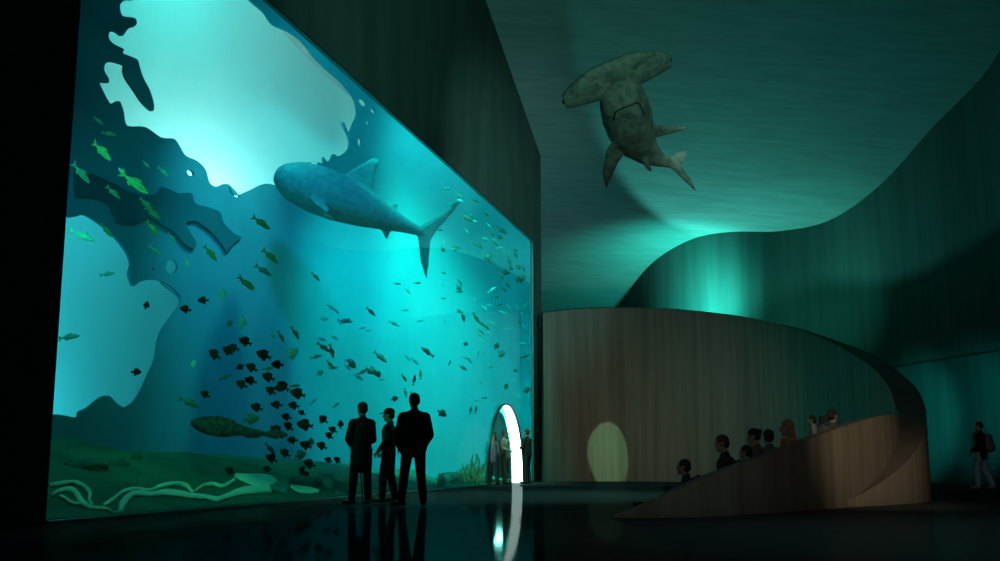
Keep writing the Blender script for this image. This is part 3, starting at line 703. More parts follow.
# ------------------------------------------------------------------ reef: ledge, caustic ridges, rocks, weed
def slab_on_wall(name, px_pts, t, m, label, cat, off=.03):
    P = [sz(*p) for p in smooth_poly(px_pts)]
    V, Fc = sheet(P, [], .6)
    bm = bmesh.new(); fr_ = []
    for v in V:
        p, d = on_plan(v.x); q = p - Vector((-d.y, d.x, 0)) * off; fr_.append(bm.verts.new(W(q.x, q.y, v.y)))
    for f in Fc: bm.faces.new([fr_[i] for i in f])
    o = frombm(name, bm, m, smooth=False); md = o.modifiers.new('t', 'SOLIDIFY'); md.thickness = t; md.offset = 0
    tag(o, label, cat); return o
ledge = Rg([(90, 190), (130, 205), (180, 225), (230, 250), (262, 262), (300, 268), (325, 262), (335, 245), (360, 252), (385, 262), (420, 262), (430, 290), (470, 302), (500, 315), (510, 345), (540, 375), (560, 385), (540, 400), (520, 425), (505, 405), (480, 375), (455, 355), (430, 340), (405, 345), (415, 370), (432, 400), (425, 418), (395, 400), (375, 375), (335, 350), (300, 330), (270, 345), (240, 350), (210, 345), (195, 320), (180, 290), (150, 280), (120, 272), (90, 268)], 2.805, 40, 100)
slab_on_wall('rock_ledge', ledge, .06, M_ledge, 'dark wavy rock ledge between the two bright openings', 'rock')
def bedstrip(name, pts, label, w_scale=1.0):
    """low ridge that imitates caustic light in shape and colour, along pixel centre line (x, y, width)"""
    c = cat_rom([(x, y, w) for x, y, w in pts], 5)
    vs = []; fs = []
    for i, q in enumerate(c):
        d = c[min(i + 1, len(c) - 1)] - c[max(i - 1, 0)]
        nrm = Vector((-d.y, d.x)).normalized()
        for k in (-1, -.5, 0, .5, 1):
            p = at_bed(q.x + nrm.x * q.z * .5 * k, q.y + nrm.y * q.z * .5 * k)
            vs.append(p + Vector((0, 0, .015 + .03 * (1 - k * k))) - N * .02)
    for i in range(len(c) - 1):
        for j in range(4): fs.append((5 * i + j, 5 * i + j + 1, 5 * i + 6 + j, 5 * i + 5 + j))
    o = pydata(name, vs, fs, M_caustic); md = o.modifiers.new('t', 'SOLIDIFY'); md.thickness = .016; md.offset = 0
    tag(o, label, 'sand ridge'); return o  # these ridges and patches imitate caustic light on the bed
def B(pts): return [(x / 4.635, 440 + y / 4.635, w) for x, y, w in pts]
bedstrip('caustic_ridge', B([(235, 262, 2), (290, 236, 4), (335, 240, 5), (372, 290, 6), (400, 312, 4), (430, 322, 2.2), (490, 328, 1.8), (520, 350, 2.5), (552, 338, 5), (560, 305, 7), (590, 268, 6), (630, 252, 4.5), (700, 256, 4), (760, 246, 6), (830, 252, 6), (880, 262, 5), (927, 266, 5)]) + [(207, 498, 4), (216, 500, 5), (226, 497, 5), (240, 492, 7), (256, 490, 9), (270, 488, 10)], 'longest pale green painted caustic ridge winding along the foot of the glass')
bedstrip('caustic_ridge', B([(225, 216, 2), (290, 205, 3), (345, 203, 3), (385, 222, 4), (410, 250, 4), (408, 285, 3), (425, 312, 2)]), 'short arched painted caustic ridge at the left end of the seabed')
bedstrip('caustic_ridge', B([(470, 312, 2), (520, 280, 3), (570, 243, 3), (630, 233, 3), (690, 240, 2.5), (740, 218, 3), (800, 208, 4), (860, 215, 4), (890, 245, 2)]) + [(202, 487, 2.5), (212, 485, 3), (222, 487, 3), (234, 481, 4)], 'upper pale painted caustic ridge running above the longest one')
bedstrip('caustic_ridge', B([(270, 265, 1.5), (300, 280, 2), (325, 298, 2), (360, 305, 1.5)]), 'tiny pale painted caustic ridge under the arched one')
bedstrip('caustic_patch', [(234, 476, 4), (246, 479, 9), (258, 481, 13), (270, 484, 14), (276, 488, 6)], 'bright pale green painted caustic patch below the dark long fish')
bedstrip('caustic_patch', [(290, 487, 3), (300, 490, 7), (310, 491, 6), (318, 492, 2)], 'small pale painted caustic patch among the grey rocks')
M_rock = mat('blue grey tank rock', (0.015, 0.15, 0.17), 0.95, (0.03, 0.24, 0.24), 3.5, bump=.3, spec=0.0)
M_rockg = mat('green tank rock', (0.015, 0.17, 0.10), 0.95, (0.008, 0.10, 0.08), 3.0, bump=.3, spec=0.0)
def rock(px, py, wpx, hpx, m, label, n=None, sd=0):
    p = at_bed(px, py) if n is None else at_n(px, py, n)
    s = wpx / F * (p - CAM).dot(FWD) / 2; h = hpx / F * (p - CAM).dot(FWD)
    bm = bmesh.new(); bmesh.ops.create_icosphere(bm, subdivisions=4, radius=1)
    for v in bm.verts:
        k = 1 + .28 * noise.noise(v.co * 1.3 + Vector((sd * 3.1, 0, 0))) + .12 * noise.noise(v.co * 3.4 + Vector((sd, 2, 0)))
        v.co = Vector((v.co.x * s * k, v.co.y * s * .8 * k, max(v.co.z, -.35) * h * k))
    o = frombm('reef_rock', bm, m); o.location = p + N * s * .4; tag(o, label, 'rock'); return o
rock(285, 492, 22, 12, M_rock, 'blue grey rock right of the bright painted caustic patch', sd=1)
rock(306, 486, 24, 11, M_rock, 'round blue grey rock under the tail of the dark school', sd=2)
rock(328, 488, 26, 16, M_rock, 'tallest blue grey rock left of the visitor with the cane', sd=3)
rock(343, 494, 16, 9, M_rock, 'low grey rock behind the legs of the visitor with the cane', sd=4)
rock(92, 468, 44, 9, M_rockg, 'broad green mound at the left end of the seabed', sd=5)
rock(138, 459, 12, 7, M_rockg, 'small round green rock on the seabed slope', sd=6)
rock(122, 466, 20, 8, M_rockg, 'green rock beside the broad mound', sd=7)
rock(455, 482, 26, 10, M_rockg, 'green rock left of the arched entrance', n=.7, sd=8)
M_weed = mat('green water weed', (0.02, 0.26, 0.10), 0.9, (0.012, 0.14, 0.08), 4, spec=0.0)
def weed(px, py, hpx, label, n=.5, sd=0):
    rnd = random.Random(sd); p = at_n(px, py, n); h = hpx / F * (p - CAM).dot(FWD); bm = bmesh.new()
    for k in range(14):
        b = Vector((rnd.uniform(-.35, .35) * h, rnd.uniform(-.2, .2) * h, 0)); q = b; r = .05 * h
        dx = rnd.uniform(-.25, .25); hh = h * rnd.uniform(.5, 1)
        for j in range(5):
            q2 = b + Vector((dx * hh * (j + 1) / 5 + .05 * h * math.sin(j * 1.6 + k), .03 * h * math.cos(j + k), hh * (j + 1) / 5)); r2 = .05 * h * (1 - .18 * j)
            cone_bm(bm, q, r, q2, r2 * .8, 1.5, .5, seg=6, caps=2); q = q2; r = r2 * .8
    o = frombm('water_weed', bm, M_weed); o.location = p; tag(o, label, 'plant'); return o
weed(465, 484, 22, 'green water weed clump just left of the arched entrance', sd=1)
weed(474, 484, 30, 'taller water weed touching the arched entrance', sd=2)
weed(440, 486, 14, 'low water weed clump further left of the arched entrance', sd=3)
# ------------------------------------------------------------------ people
M_skin = mat('skin', (0.42, 0.27, 0.19), 0.6, (0.38, 0.24, 0.17), 12, spec=.2)
M_hairD = mat('dark hair', (0.018, 0.014, 0.011), 0.6, (0.03, 0.022, 0.016), 30, (1, 1, .2), spec=.3)
M_hairB = mat('brown hair', (0.10, 0.06, 0.03), 0.6, (0.06, 0.035, 0.02), 30, (1, 1, .2), spec=.3)
M_hairL = mat('light brown hair', (0.24, 0.16, 0.08), 0.6, (0.16, 0.1, 0.05), 30, (1, 1, .2), spec=.3)
M_eye = mat('eye', (0.02, 0.018, 0.015), 0.2)
M_lip = mat('lip', (0.30, 0.12, 0.10), 0.5)
def cloth(name, c, k=.75): return mat(name, c, 0.9, tuple(x * k for x in c), 9, bump=.15, spec=.05)
M_black = cloth('black cloth', (0.03, 0.034, 0.036)); M_char = cloth('charcoal cloth', (0.05, 0.056, 0.058)); M_shoe = mat('dark leather', (0.012, 0.011, 0.01), 0.5)
M_navy = cloth('navy cloth', (0.03, 0.045, 0.08)); M_jean = cloth('pale blue denim', (0.26, 0.34, 0.42)); M_maroon = cloth('dark maroon cloth', (0.035, 0.018, 0.022))
M_grn = cloth('dark green cloth', (0.03, 0.045, 0.035)); M_tan = cloth('brown tan cloth', (0.14, 0.10, 0.075)); M_orange = cloth('orange cloth', (0.75, 0.16, 0.02)); M_rust = cloth('rust orange cloth', (0.42, 0.17, 0.04))
M_sage = cloth('pale sage cloth', (0.34, 0.40, 0.28)); M_grey = cloth('grey cloth', (0.12, 0.14, 0.14)); M_lgrey = cloth('light grey cloth', (0.30, 0.33, 0.33)); M_olv = cloth('olive cloth', (0.10, 0.12, 0.085))

def V3(*a): return Vector(a)
def hand(bm, wrist, d, palm_n, side, curl=.5, sc=1.0):
    """palm, four unequal bent fingers and a thumb from the side of the palm.
    d: finger direction, palm_n: direction the palm faces, side: +1/-1 puts the thumb on d x palm_n"""
    d = Vector(d).normalized(); p = Vector(palm_n); p = (p - d * p.dot(d)).normalized(); l = d.cross(p) * side
    w = Vector(wrist)
    cone_bm(bm, w, .025 * sc, w + d * .075 * sc, .030 * sc, 1.25, .52, side=l, seg=12, caps=3)
    base = w + d * .085 * sc
    for off, ln, c0 in ((.030, .070, .9), (.010, .080, 1.0), (-.010, .074, 1.05), (-.029, .058, 1.15)):
        q = base + l * off * sc; ang = .12; r = .0105 * sc
        for j, fl in enumerate((.45, .32, .23)):
            ang += curl * c0 * (.75 if j == 0 else .8)
            q2 = q + (d * math.cos(ang) + p * math.sin(ang)) * ln * fl * sc
            cone_bm(bm, q, r, q2, r * .9, seg=8, caps=2); q = q2; r *= .92
    q = w + d * .025 * sc + l * .026 * sc + p * .006 * sc; r = .0125 * sc
    for j, ln in enumerate((.034, .028, .024)):
        dd = (d * .72 + l * (.68 - .3 * j) + p * (.15 + .25 * j * curl)).normalized(); q2 = q + dd * ln * sc
        cone_bm(bm, q, r, q2, r * .9, seg=8, caps=2); q = q2; r *= .9

STAND = dict(pel=V3(0, 0, .96), waist=V3(0, 0, 1.10), chest=V3(0, .01, 1.31), neck=V3(0, -.012, 1.475), head=V3(0, .02, 1.632),
             sR=V3(.172, -.005, 1.392), eR=V3(.222, -.035, 1.115), wR=V3(.225, .05, .875), sL=V3(-.172, -.005, 1.392), eL=V3(-.222, -.035, 1.115), wL=V3(-.225, .05, .875),
             hR=V3(.092, 0, .93), kR=V3(.11, .02, .50), aR=V3(.12, -.025, .09), tR=V3(.135, .15, .035), hL=V3(-.092, 0, .93), kL=V3(-.11, .02, .50), aL=V3(-.12, -.025, .09), tL=V3(-.135, .15, .035))
SIT = dict(pel=V3(0, 0, .11), waist=V3(0, -.02, .25), chest=V3(0, .01, .46), neck=V3(0, .035, .625), head=V3(0, .075, .78),
           sR=V3(.168, .02, .545), eR=V3(.225, .12, .32), wR=V3(.15, .33, .25), sL=V3(-.168, .02, .545), eL=V3(-.225, .12, .32), wL=V3(-.15, .33, .25),
           hR=V3(.09, .03, .10), kR=V3(.12, .45, .16), aR=V3(.12, .62, -.16), tR=V3(.13, .79, -.2), hL=V3(-.09, .03, .10), kL=V3(-.12, .45, .16), aL=V3(-.12, .62, -.16), tL=V3(-.13, .79, -.2))
FLOORSIT = dict(SIT, kR=V3(.12, .40, .26), aR=V3(.12, .72, .09), tR=V3(.13, .84, .16), kL=V3(-.12, .42, .22), aL=V3(-.12, .76, .09), tL=V3(-.13, .88, .16))

def person(label, loc, yaw, h=1.75, base=STAND, jacket=M_black, trousers=M_char, shoes=M_shoe, hair=M_hairD, hairstyle='short', cap=None, mods=None, head=(0, 0), bulk=1.0, hem=.12,
           hands=('side', 'side'), vox=.012, group=None, headscale=1.0, collar=True, jname='jacket', jlabel=None, scarf=None):
    J = {k: v.copy() for k, v in base.items()}
    for k, v in (mods or {}).items(): J[k] = Vector(v)
    sc = h / 1.75; B = bulk
    Rh = Matrix.Rotation(head[0], 3, 'Z') @ Matrix.Rotation(head[1], 3, 'X')
    H = J['head']; hs = headscale
    def hp(x, y, z): return H + Rh @ (Vector((x, y, z)) * hs)
    # body: one continuous surface
    bm = bmesh.new(); X = (1, 0, 0)
    cone_bm(bm, J['pel'], .120, J['waist'], .108, 1.25, .85, X); cone_bm(bm, J['waist'], .108, J['chest'], .125, 1.25, .82, X)
    cone_bm(bm, J['chest'], .125, J['neck'] - Vector((0, 0, .06)), .075, 1.3, .8, X); cone_bm(bm, J['neck'] - Vector((0, 0, .05)), .062, hp(0, -.015, -.06), .052)
    for s in 'RL':
        cone_bm(bm, J['neck'] - Vector((0, 0, .045)), .052, J['s' + s], .052); cone_bm(bm, J['chest'], .09, J['s' + s], .05); cone_bm(bm, J['s' + s], .054, J['e' + s], .040); cone_bm(bm, J['e' + s], .042, J['w' + s], .027)
        cone_bm(bm, J['h' + s], .088, J['k' + s], .058); cone_bm(bm, J['k' + s], .058, J['a' + s], .037); cone_bm(bm, J['a' + s], .038, J['t' + s], .028)
    ball(bm, hp(0, -.012, .022), .074 * hs, .094 * hs, .088 * hs, Rh); ball(bm, hp(0, .020, -.045), .055 * hs, .066 * hs, .070 * hs, Rh)
    ball(bm, hp(0, .062, -.088), .026 * hs, .024 * hs, .024 * hs, Rh)
    cone_bm(bm, hp(0, .080, .012), .011 * hs, hp(0, .102, -.026), .015 * hs, seg=8)
    for s in (1, -1):
        ball(bm, hp(.074 * s, -.008, -.012), .012 * hs, .022 * hs, .033 * hs, Rh); ball(bm, hp(.030 * s, .070, .028), .020 * hs, .014 * hs, .010 * hs, Rh)
    for i, s in enumerate('RL'):
        sgn = 1 if s == 'R' else -1; w = J['w' + s]; f = (w - J['e' + s]).normalized(); md = hands[i]
        if md == 'side': hand(bm, w, f + Vector((0, .1, 0)), Vector((-sgn, 0, 0)), sgn * -1, .45)
        elif md == 'front': hand(bm, w, f + Vector((-sgn * .4, .1, -.1)), Vector((-sgn * .2, -.6, -.5)), sgn * -1, .6)
        elif md == 'grip': hand(bm, w, Vector((-sgn * .25, .75, -.55)), Vector((0, -.4, -.9)), sgn * -1, 1.15)
        elif md == 'knee': hand(bm, w, f + Vector((0, .5, -.2)), Vector((0, 0, -1)), sgn * -1, .35)
    o = link('person', remeshed(bm, vox * .82, 2), M_skin)
    # eyes, mouth
    for s in (1, -1):
        bm = bmesh.new(); ball(bm, hp(.030 * s, .076, .010), .0115 * hs, .0085 * hs, .0075 * hs, Rh, 10, 6); frombm('eye', bm, M_eye, o)
    bm = bmesh.new(); ball(bm, hp(0, .079, -.056), .024 * hs, .010 * hs, .007 * hs, Rh, 10, 6); frombm('mouth', bm, M_lip, o)
    # hair
    bm = bmesh.new()
    ball(bm, hp(0, -.022, .040), .083 * hs, .096 * hs, .084 * hs, Rh); ball(bm, hp(0, -.05, -.005), .078 * hs, .068 * hs, .075 * hs, Rh)
    if hairstyle == 'long':
        for s in (1, -1): cone_bm(bm, hp(.062 * s, -.03, .01), .034 * hs, hp(.075 * s, .005, -.17), .03 * hs, seg=10)
        cone_bm(bm, hp(0, -.06, .0), .075 * hs, hp(0, -.085, -.24), .055 * hs, 1.25, .7, Rh @ Vector((1, 0, 0)))
    elif hairstyle == 'bun': ball(bm, hp(0, -.12, .05), .036 * hs, .036 * hs, .036 * hs, Rh)
    elif hairstyle == 'pony': cone_bm(bm, hp(0, -.11, .03), .03 * hs, hp(0, -.15, -.10), .018 * hs)
    link('hair', remeshed(bm, .009 * max(hs, .9), 2), hair, o)
    if cap:
        bm = bmesh.new(); ball(bm, hp(0, -.018, .050), .089 * hs, .104 * hs, .082 * hs, Rh)
        c = link('cap', remeshed(bm, .009, 2), cap, o)
        bm = bmesh.new(); plate(bm, [hp(-.07, .07, .045), hp(-.05, .135, .036), hp(0, .165, .03), hp(.05, .135, .036), hp(.07, .07, .045), hp(0, .05, .05)], Rh @ Vector((0, 0, 1)), .014); frombm('brim', bm, cap, c)
    # jacket
    bm = bmesh.new(); pl = J['pel']; up = (J['waist'] - J['pel']).normalized()
    cone_bm(bm, pl - up * hem, .138 * B, J['waist'], .132 * B, 1.28, .95, X); cone_bm(bm, J['waist'], .132 * B, J['chest'], .145 * B, 1.25, .92, X)
    cone_bm(bm, J['chest'], .142 * B, J['neck'] - Vector((0, 0, .09)), .085, 1.3, .88, X)
    for s in 'RL':
        cone_bm(bm, J['neck'] - Vector((0, 0, .045)), .066, J['s' + s], .066 * B); cone_bm(bm, J['chest'], .115 * B, J['s' + s], .062 * B); cone_bm(bm, J['s' + s], .069 * B, J['e' + s], .056 * B)
        cone_bm(bm, J['e' + s], .057 * B, J['e' + s].lerp(J['w' + s], .93), .042 * B)
    if collar: cone_bm(bm, J['neck'] - Vector((0, 0, .06)), .078, J['neck'] + Vector((0, -.005, .0)), .068)
    jk = link(jname, remeshed(bm, vox, 2), jacket, o)
    if jlabel: jk['label'] = jlabel
    if scarf:
        bm = bmesh.new(); nk = J['neck']
        for k in range(10):
            a0, a1 = 2 * PI * k / 10, 2 * PI * (k + 1) / 10
            cone_bm(bm, nk + Vector((.085 * math.cos(a0), .085 * math.sin(a0), -.03)), .038, nk + Vector((.085 * math.cos(a1), .085 * math.sin(a1), -.03)), .038, seg=8, caps=3)
        for s in (1, -1): cone_bm(bm, nk + Vector((.05 * s, .11, -.05)), .05, J['chest'] + Vector((.05 * s, .16, -.12)), .055, 1.2, .5, X)
        link('scarf', remeshed(bm, .011, 2), scarf, o)
    # trousers
    bm = bmesh.new()
    cone_bm(bm, J['hR'], .098, J['hL'], .098); cone_bm(bm, (J['hR'] + J['hL']) / 2, .11, J['waist'].lerp(J['pel'], .5), .115, 1.25, .9, X)
    for s in 'RL':
        cone_bm(bm, J['h' + s], .104, J['k' + s], .076); cone_bm(bm, J['k' + s], .076, J['a' + s].lerp(J['k' + s], .06), .062, 1.0, 1.1)
    link('trousers', remeshed(bm, vox, 2), trousers, o)
    for s in 'RL':
        bm = bmesh.new(); a = J['a' + s]; t = J['t' + s]; hl = (a - t); hl.z = 0; hl = a + hl.normalized() * .045
        lo = min(a.z - .05, t.z)
        cone_bm(bm, Vector((hl.x, hl.y, a.z - .045)), .042, t + Vector((0, 0, .012)), .040, 1.0, .95); cone_bm(bm, a + Vector((0, 0, .0)), .048, a - Vector((0, 0, .03)), .045)
        link('shoe', remeshed(bm, .010, 2), shoes, o)
    o.matrix_world = Matrix.Translation(Vector(loc)) @ Matrix.Rotation(yaw, 4, 'Z') @ Matrix.Diagonal((sc, sc, sc, 1))
    tag(o, label, 'person', group)
    return o
def D(a): return math.radians(a)

# the three visitors in front of the glass
pA = at_z(360.5, 504.8); pB = at_z(388, 502.6); pC = at_z(413, 506.2)
person('person in a long dark coat with a cane, leftmost of the three before the tank', pA, D(28), 1.72, jacket=M_black, trousers=M_black, hairstyle='short', bulk=1.06, hem=.28, jname='coat', headscale=1.08,
       mods=dict(eR=(.225, .03, 1.11), wR=(.10, .27, 1.0), eL=(-.255, -.01, 1.12), wL=(-.12, .25, 1.03), kL=(-.13, .02, .5), aL=(-.17, -.02, .09), tL=(-.25, .14, .035), kR=(.12, .02, .5), aR=(.125, -.03, .09), tR=(.14, .14, .035)), hands=('grip', 'front'), head=(D(6), D(-6)))
person('person in a peaked cap seen in profile, middle of the three before the tank', pB, D(80), 1.66, jacket=M_char, trousers=M_black, cap=M_black, headscale=1.06, bulk=1.0, hem=.1,
       mods=dict(eR=(.215, .02, 1.14), wR=(.20, .16, .95), eL=(-.22, .0, 1.14), wL=(-.20, .15, .95), aR=(.08, -.12, .09), tR=(.09, .06, .035), kR=(.09, -.02, .5), aL=(-.09, .09, .09), tL=(-.1, .27, .035), kL=(-.095, .08, .5)), hands=('side', 'side'), head=(D(4), D(-3)))
person('tallest bulky person in a padded dark jacket, rightmost of the three before the tank', pC, D(24), 1.84, jacket=M_char, trousers=M_black, bulk=1.28, hem=.04, headscale=1.06,
       mods=dict(sR=(.185, -.005, 1.37), sL=(-.185, -.005, 1.37), eR=(.255, -.02, 1.10), wR=(.19, .13, .90), eL=(-.255, -.0, 1.10), wL=(-.19, .15, .92), kR=(.13, .02, .5), aR=(.16, -.03, .09), tR=(.20, .13, .035), kL=(-.14, .03, .5), aL=(-.20, -.02, .09), tL=(-.30, .13, .035)), hands=('front', 'front'), head=(D(3), D(-4)))
# cane
bm = bmesh.new(); tip = at_z(363.0, 504.0); tip.z = 0.0
cdir = Matrix.Rotation(D(28), 3, 'Z')
sc_ = 1.72 / 1.75
hpos = pA + cdir @ (Vector((.07, .32, .965)) * sc_)
cone_bm(bm, tip + Vector((0, 0, .012)), .011, hpos, .012, seg=10)
hk = cat_rom([hpos, hpos + Vector((0, 0, .05)), hpos + cdir @ Vector((0, -.04, .085)), hpos + cdir @ Vector((0, -.09, .06)), hpos + cdir @ Vector((0, -.10, .02))], 4)
for p, q in zip(hk, hk[1:]): cone_bm(bm, p, .013, q, .013, seg=10)
M_cane = mat('dark wood cane', (0.02, 0.014, 0.01), .5)
cn = frombm('walking_cane', bm, M_cane); tag(cn, 'dark walking cane held by the leftmost of the three visitors', 'cane')
bm = bmesh.new(); cone_bm(bm, tip + Vector((0, 0, .014)), .016, tip + Vector((0, 0, .05)), .015, seg=10); frombm('rubber_tip', bm, M_black, cn)

# by the arched entrance
person('person in a pale sage top, middle of the three at the arched entrance', at_z(505.0, 484.5), D(-118), 1.70, jacket=M_sage, trousers=M_olv, hair=M_hairB, bulk=1.05, jname='top',
       mods=dict(eR=(.24, .03, 1.15), wR=(.14, .24, 1.08), aR=(.08, .06, .09), tR=(.09, .23, .035), aL=(-.10, -.08, .09), tL=(-.11, .1, .035)), hands=('front', 'side'), head=(D(20), 0), vox=.013)
person('slim person in a grey green top at the left edge of the arched entrance', at_z(493.5, 485.3), D(-20), 1.62, jacket=M_grey, trousers=M_char, hair=M_hairL, hairstyle='long', bulk=.95, jname='top', hands=('side', 'side'), vox=.013)
person('person in a dark jacket with folded arms right of the arched entrance', at_z(527.0, 483.9), D(62), 1.76, jacket=M_grn, trousers=M_char, hair=M_hairB, bulk=1.12, hem=.05,
       mods=dict(eR=(.235, .05, 1.14), wR=(.0, .19, 1.16), eL=(-.235, .05, 1.14), wL=(.02, .17, 1.11)), hands=('front', 'front'), vox=.013)
# walking visitor on the right
pw_ = at_z(984, 489.8)
person('person in a dark maroon jacket and pale jeans walking by the right wall', pw_, D(40), 1.74, jacket=M_maroon, trousers=M_jean, hair=M_hairB, bulk=1.1, hem=.06, shoes=M_grey,
       mods=dict(eR=(.25, -.06, 1.16), wR=(.24, .10, .95), eL=(-.25, -.04, 1.15), wL=(-.22, .14, .98), hR=(.092, 0, .93), kR=(.10, -.02, .5), aR=(.11, -.20, .10), tR=(.12, -.05, .035), kL=(-.10, .10, .5), aL=(-.11, .09, .09), tL=(-.12, .27, .035)), hands=('side', 'side'), head=(D(12), D(-8)), vox=.013)
Rw = Matrix.Rotation(D(40), 3, 'Z'); bm = bmesh.new()
def bp_(x, y, z): return pw_ + Rw @ Vector((x, y, z))
cone_bm(bm, bp_(0, -.235, 1.06), .125, bp_(0, -.225, 1.32), .115, 1.25, .72, Rw @ Vector((1, 0, 0))); cone_bm(bm, bp_(0, -.31, 1.04), .075, bp_(0, -.30, 1.16), .07, 1.5, .6, Rw @ Vector((1, 0, 0)))
bp = link('backpack', remeshed(bm, .014, 3), M_grey); tag(bp, 'grey backpack worn by the walker in pale jeans', 'backpack')
for s in (1, -1):
    bm = bmesh.new(); st = cat_rom([bp_(.10 * s, -.17, 1.40), bp_(.115 * s, -.09, 1.515), bp_(.12 * s, .03, 1.50), bp_(.13 * s, .150, 1.36), bp_(.17 * s, .12, 1.18), bp_(.205 * s, -.02, 1.10), bp_(.15 * s, -.2, 1.05)], 4)
    for p, q in zip(st, st[1:]): cone_bm(bm, p, .02, q, .02, 1, .5, seg=8, caps=2)
    frombm('strap', bm, M_grey, bp)

# ------------------------------------------------------------------ steps behind the ramp wall, and the visitors sitting on them
def on_ramp(px):
    best = min(range(len(re_)), key=lambda i: abs(500 + F * (re_[i] - CAM).dot(RGT) / (re_[i] - CAM).dot(FWD) - px))
    a = re_[best]; d = re_[min(best + 1, len(re_) - 1)] - re_[max(best - 1, 0)]; d.z = 0; d.normalize()
    return Vector((a.x, a.y, 0)), Vector((-d.y, d.x, 0))
STEPS = [(750, 776, .30), (776, 806, .45), (806, 828, .58), (828, 858, .70), (858, 888, .84)]
for i, (x0_, x1_, z_) in enumerate(STEPS):
    ring = []
    for k in range(5):
        a, o = on_ramp(x0_ + (x1_ - x0_) * k / 4); ring.append((a + o * .19, a + o * 1.45))
    bm = bmesh.new(); lo = [[bm.verts.new((p.x, p.y, 0)) for p in pr] for pr in ring]; hi = [[bm.verts.new((p.x, p.y, z_)) for p in pr] for pr in ring]
    for k in range(4):
        bm.faces.new((hi[k][0], hi[k + 1][0], hi[k + 1][1], hi[k][1])); bm.faces.new((lo[k][0], lo[k + 1][0], hi[k + 1][0], hi[k][0])); bm.faces.new((lo[k][1], lo[k + 1][1], hi[k + 1][1], hi[k][1]))
    for k in (0, 4): bm.faces.new((lo[k][0], lo[k][1], hi[k][1], hi[k][0]))
    bmesh.ops.recalc_face_normals(bm, faces=bm.faces); bmesh.ops.bevel(bm, geom=[e for e in bm.edges if e.calc_face_angle(0) > .6], offset=.012, segments=2, affect='EDGES')
    o = frombm('trim_steps', bm, M_drum, smooth=False); tag(o, 'low concrete sitting step behind the ramp wall', kind='structure')
def seat(px, py_top, off, z, sit_h=.905):
    """place on the step at pixel column px, off metres behind the ramp wall; the size follows from the top of the head"""
    a, o = on_ramp(px); best = None
    for it in range(60):
        q = a + o * off; d = (q - CAM); x = 500 + F * d.dot(RGT) / d.dot(FWD)
        a = a + Vector(((px - x) * d.dot(FWD) / F, 0, 0)) * .7
    q = a + o * off
    zt = CAM.z + (at_Y(px, py_top, q.y).z - CAM.z)
    return Vector((q.x, q.y, z)), (zt - z) / sit_h * 1.75
M_cush = cloth('dark grey cushion', (0.05, 0.05, 0.05))
def cushion(p, hh, label):
    bm = bmesh.new(); bmesh.ops.create_cube(bm, size=1)
    for v in bm.verts: v.co = Vector((v.co.x * .5, v.co.y * .5, v.co.z * hh))
    bmesh.ops.bevel(bm, geom=list(bm.edges), offset=.05, segments=4, affect='EDGES')
    o = frombm('floor_cushion', bm, M_cush); o.location = (p.x, p.y, hh / 2); tag(o, label, 'cushion')
def sitter(label, px, py, off, z, yaw, **kw):
    cu = kw.pop('cushion', 0); base = kw.pop('base', SIT)
    p, h = seat(px, py, off, z + cu); 
    if cu: cushion(p, cu, 'dark grey floor cushion under the person in the dark green jacket')
    return person(label, p, yaw, h, base=base, vox=.013, hands=('knee', 'knee'), **kw)
sitter('child in a navy top on the floor, nearest the tip of the ramp wall', 689, 459.5, .9, 0.0, D(75), base=FLOORSIT, jacket=M_navy, trousers=M_lgrey, headscale=1.12, jname='top', mods=dict(eR=(.22, .18, .36), wR=(.12, .40, .32)))
sitter('person in a dark green jacket sitting upright, second from the tip', 729, 434.5, 1.75, .0, D(78), base=FLOORSIT, cushion=.17, jacket=M_grn, trousers=M_black, hair=M_hairB, bulk=1.12, head=(D(5), D(-8)))
sitter('toddler with dark hair low behind the ramp wall between two adults', 751, 446.0, .85, .30, D(60), jacket=M_lgrey, trousers=M_navy, headscale=1.25, jname='top')
sitter('person in a brown jacket bending forward on the ramp steps', 761, 428.0, 1.0, .30, D(75), jacket=M_tan, trousers=M_char, hair=M_hairD, hairstyle='bun', bulk=1.0, head=(0, D(-14)), mods=dict(wR=(.08, .30, .42), wL=(-.06, .30, .42)))
sitter('person with dark hair half hidden behind the one in the brown jacket', 773, 428.6, 1.75, .30, D(15), jacket=M_grey, trousers=M_char, hairstyle='short')
sitter('person with long brown hair and orange scarf on the ramp steps', 795, 419.4, 1.0, .45, D(72), jacket=M_rust, trousers=M_char, hair=M_hairL, hairstyle='long', bulk=1.15, headscale=1.06, head=(D(4), D(-6)), scarf=M_orange)
def small_stander(label, px, py, off, z, yaw, **kw):
    p, h = seat(px, py, off, z, 1.745); pass
    return person(label, p, yaw, h, vox=.016, headscale=1.4, hands=('side', 'side'), **kw)
small_stander('small child in a pale top standing left of the other on the ramp steps', 816.5, 416.8, .9, .58, D(70), jacket=M_lgrey, trousers=M_navy, hairstyle='short', jname='top')
small_stander('small child in a grey top standing right of the other on the ramp steps', 826, 417.2, 1.25, .58, D(-20), jacket=M_grey, trousers=M_black, hairstyle='pony', jname='top')
sitter('topmost person on the ramp steps, looking away to the right', 835, 408.6, 1.2, .70, D(-40), jacket=M_olv, trousers=M_char, hair=M_hairD, hairstyle='pony', bulk=1.0, head=(D(-15), 0))
# orange scarf of the person with long hair
# ------------------------------------------------------------------ lights
w = bpy.data.worlds.new('world'); scene.world = w; w.use_nodes = True
w.node_tree.nodes['Background'].inputs[0].default_value = (0.05, 0.30, 0.27, 1)
w.node_tree.nodes['Background'].inputs[1].default_value = 0.0
sT = (min(ts) + max(ts)) / 2; sL = (min(ls) + max(ls)) / 2
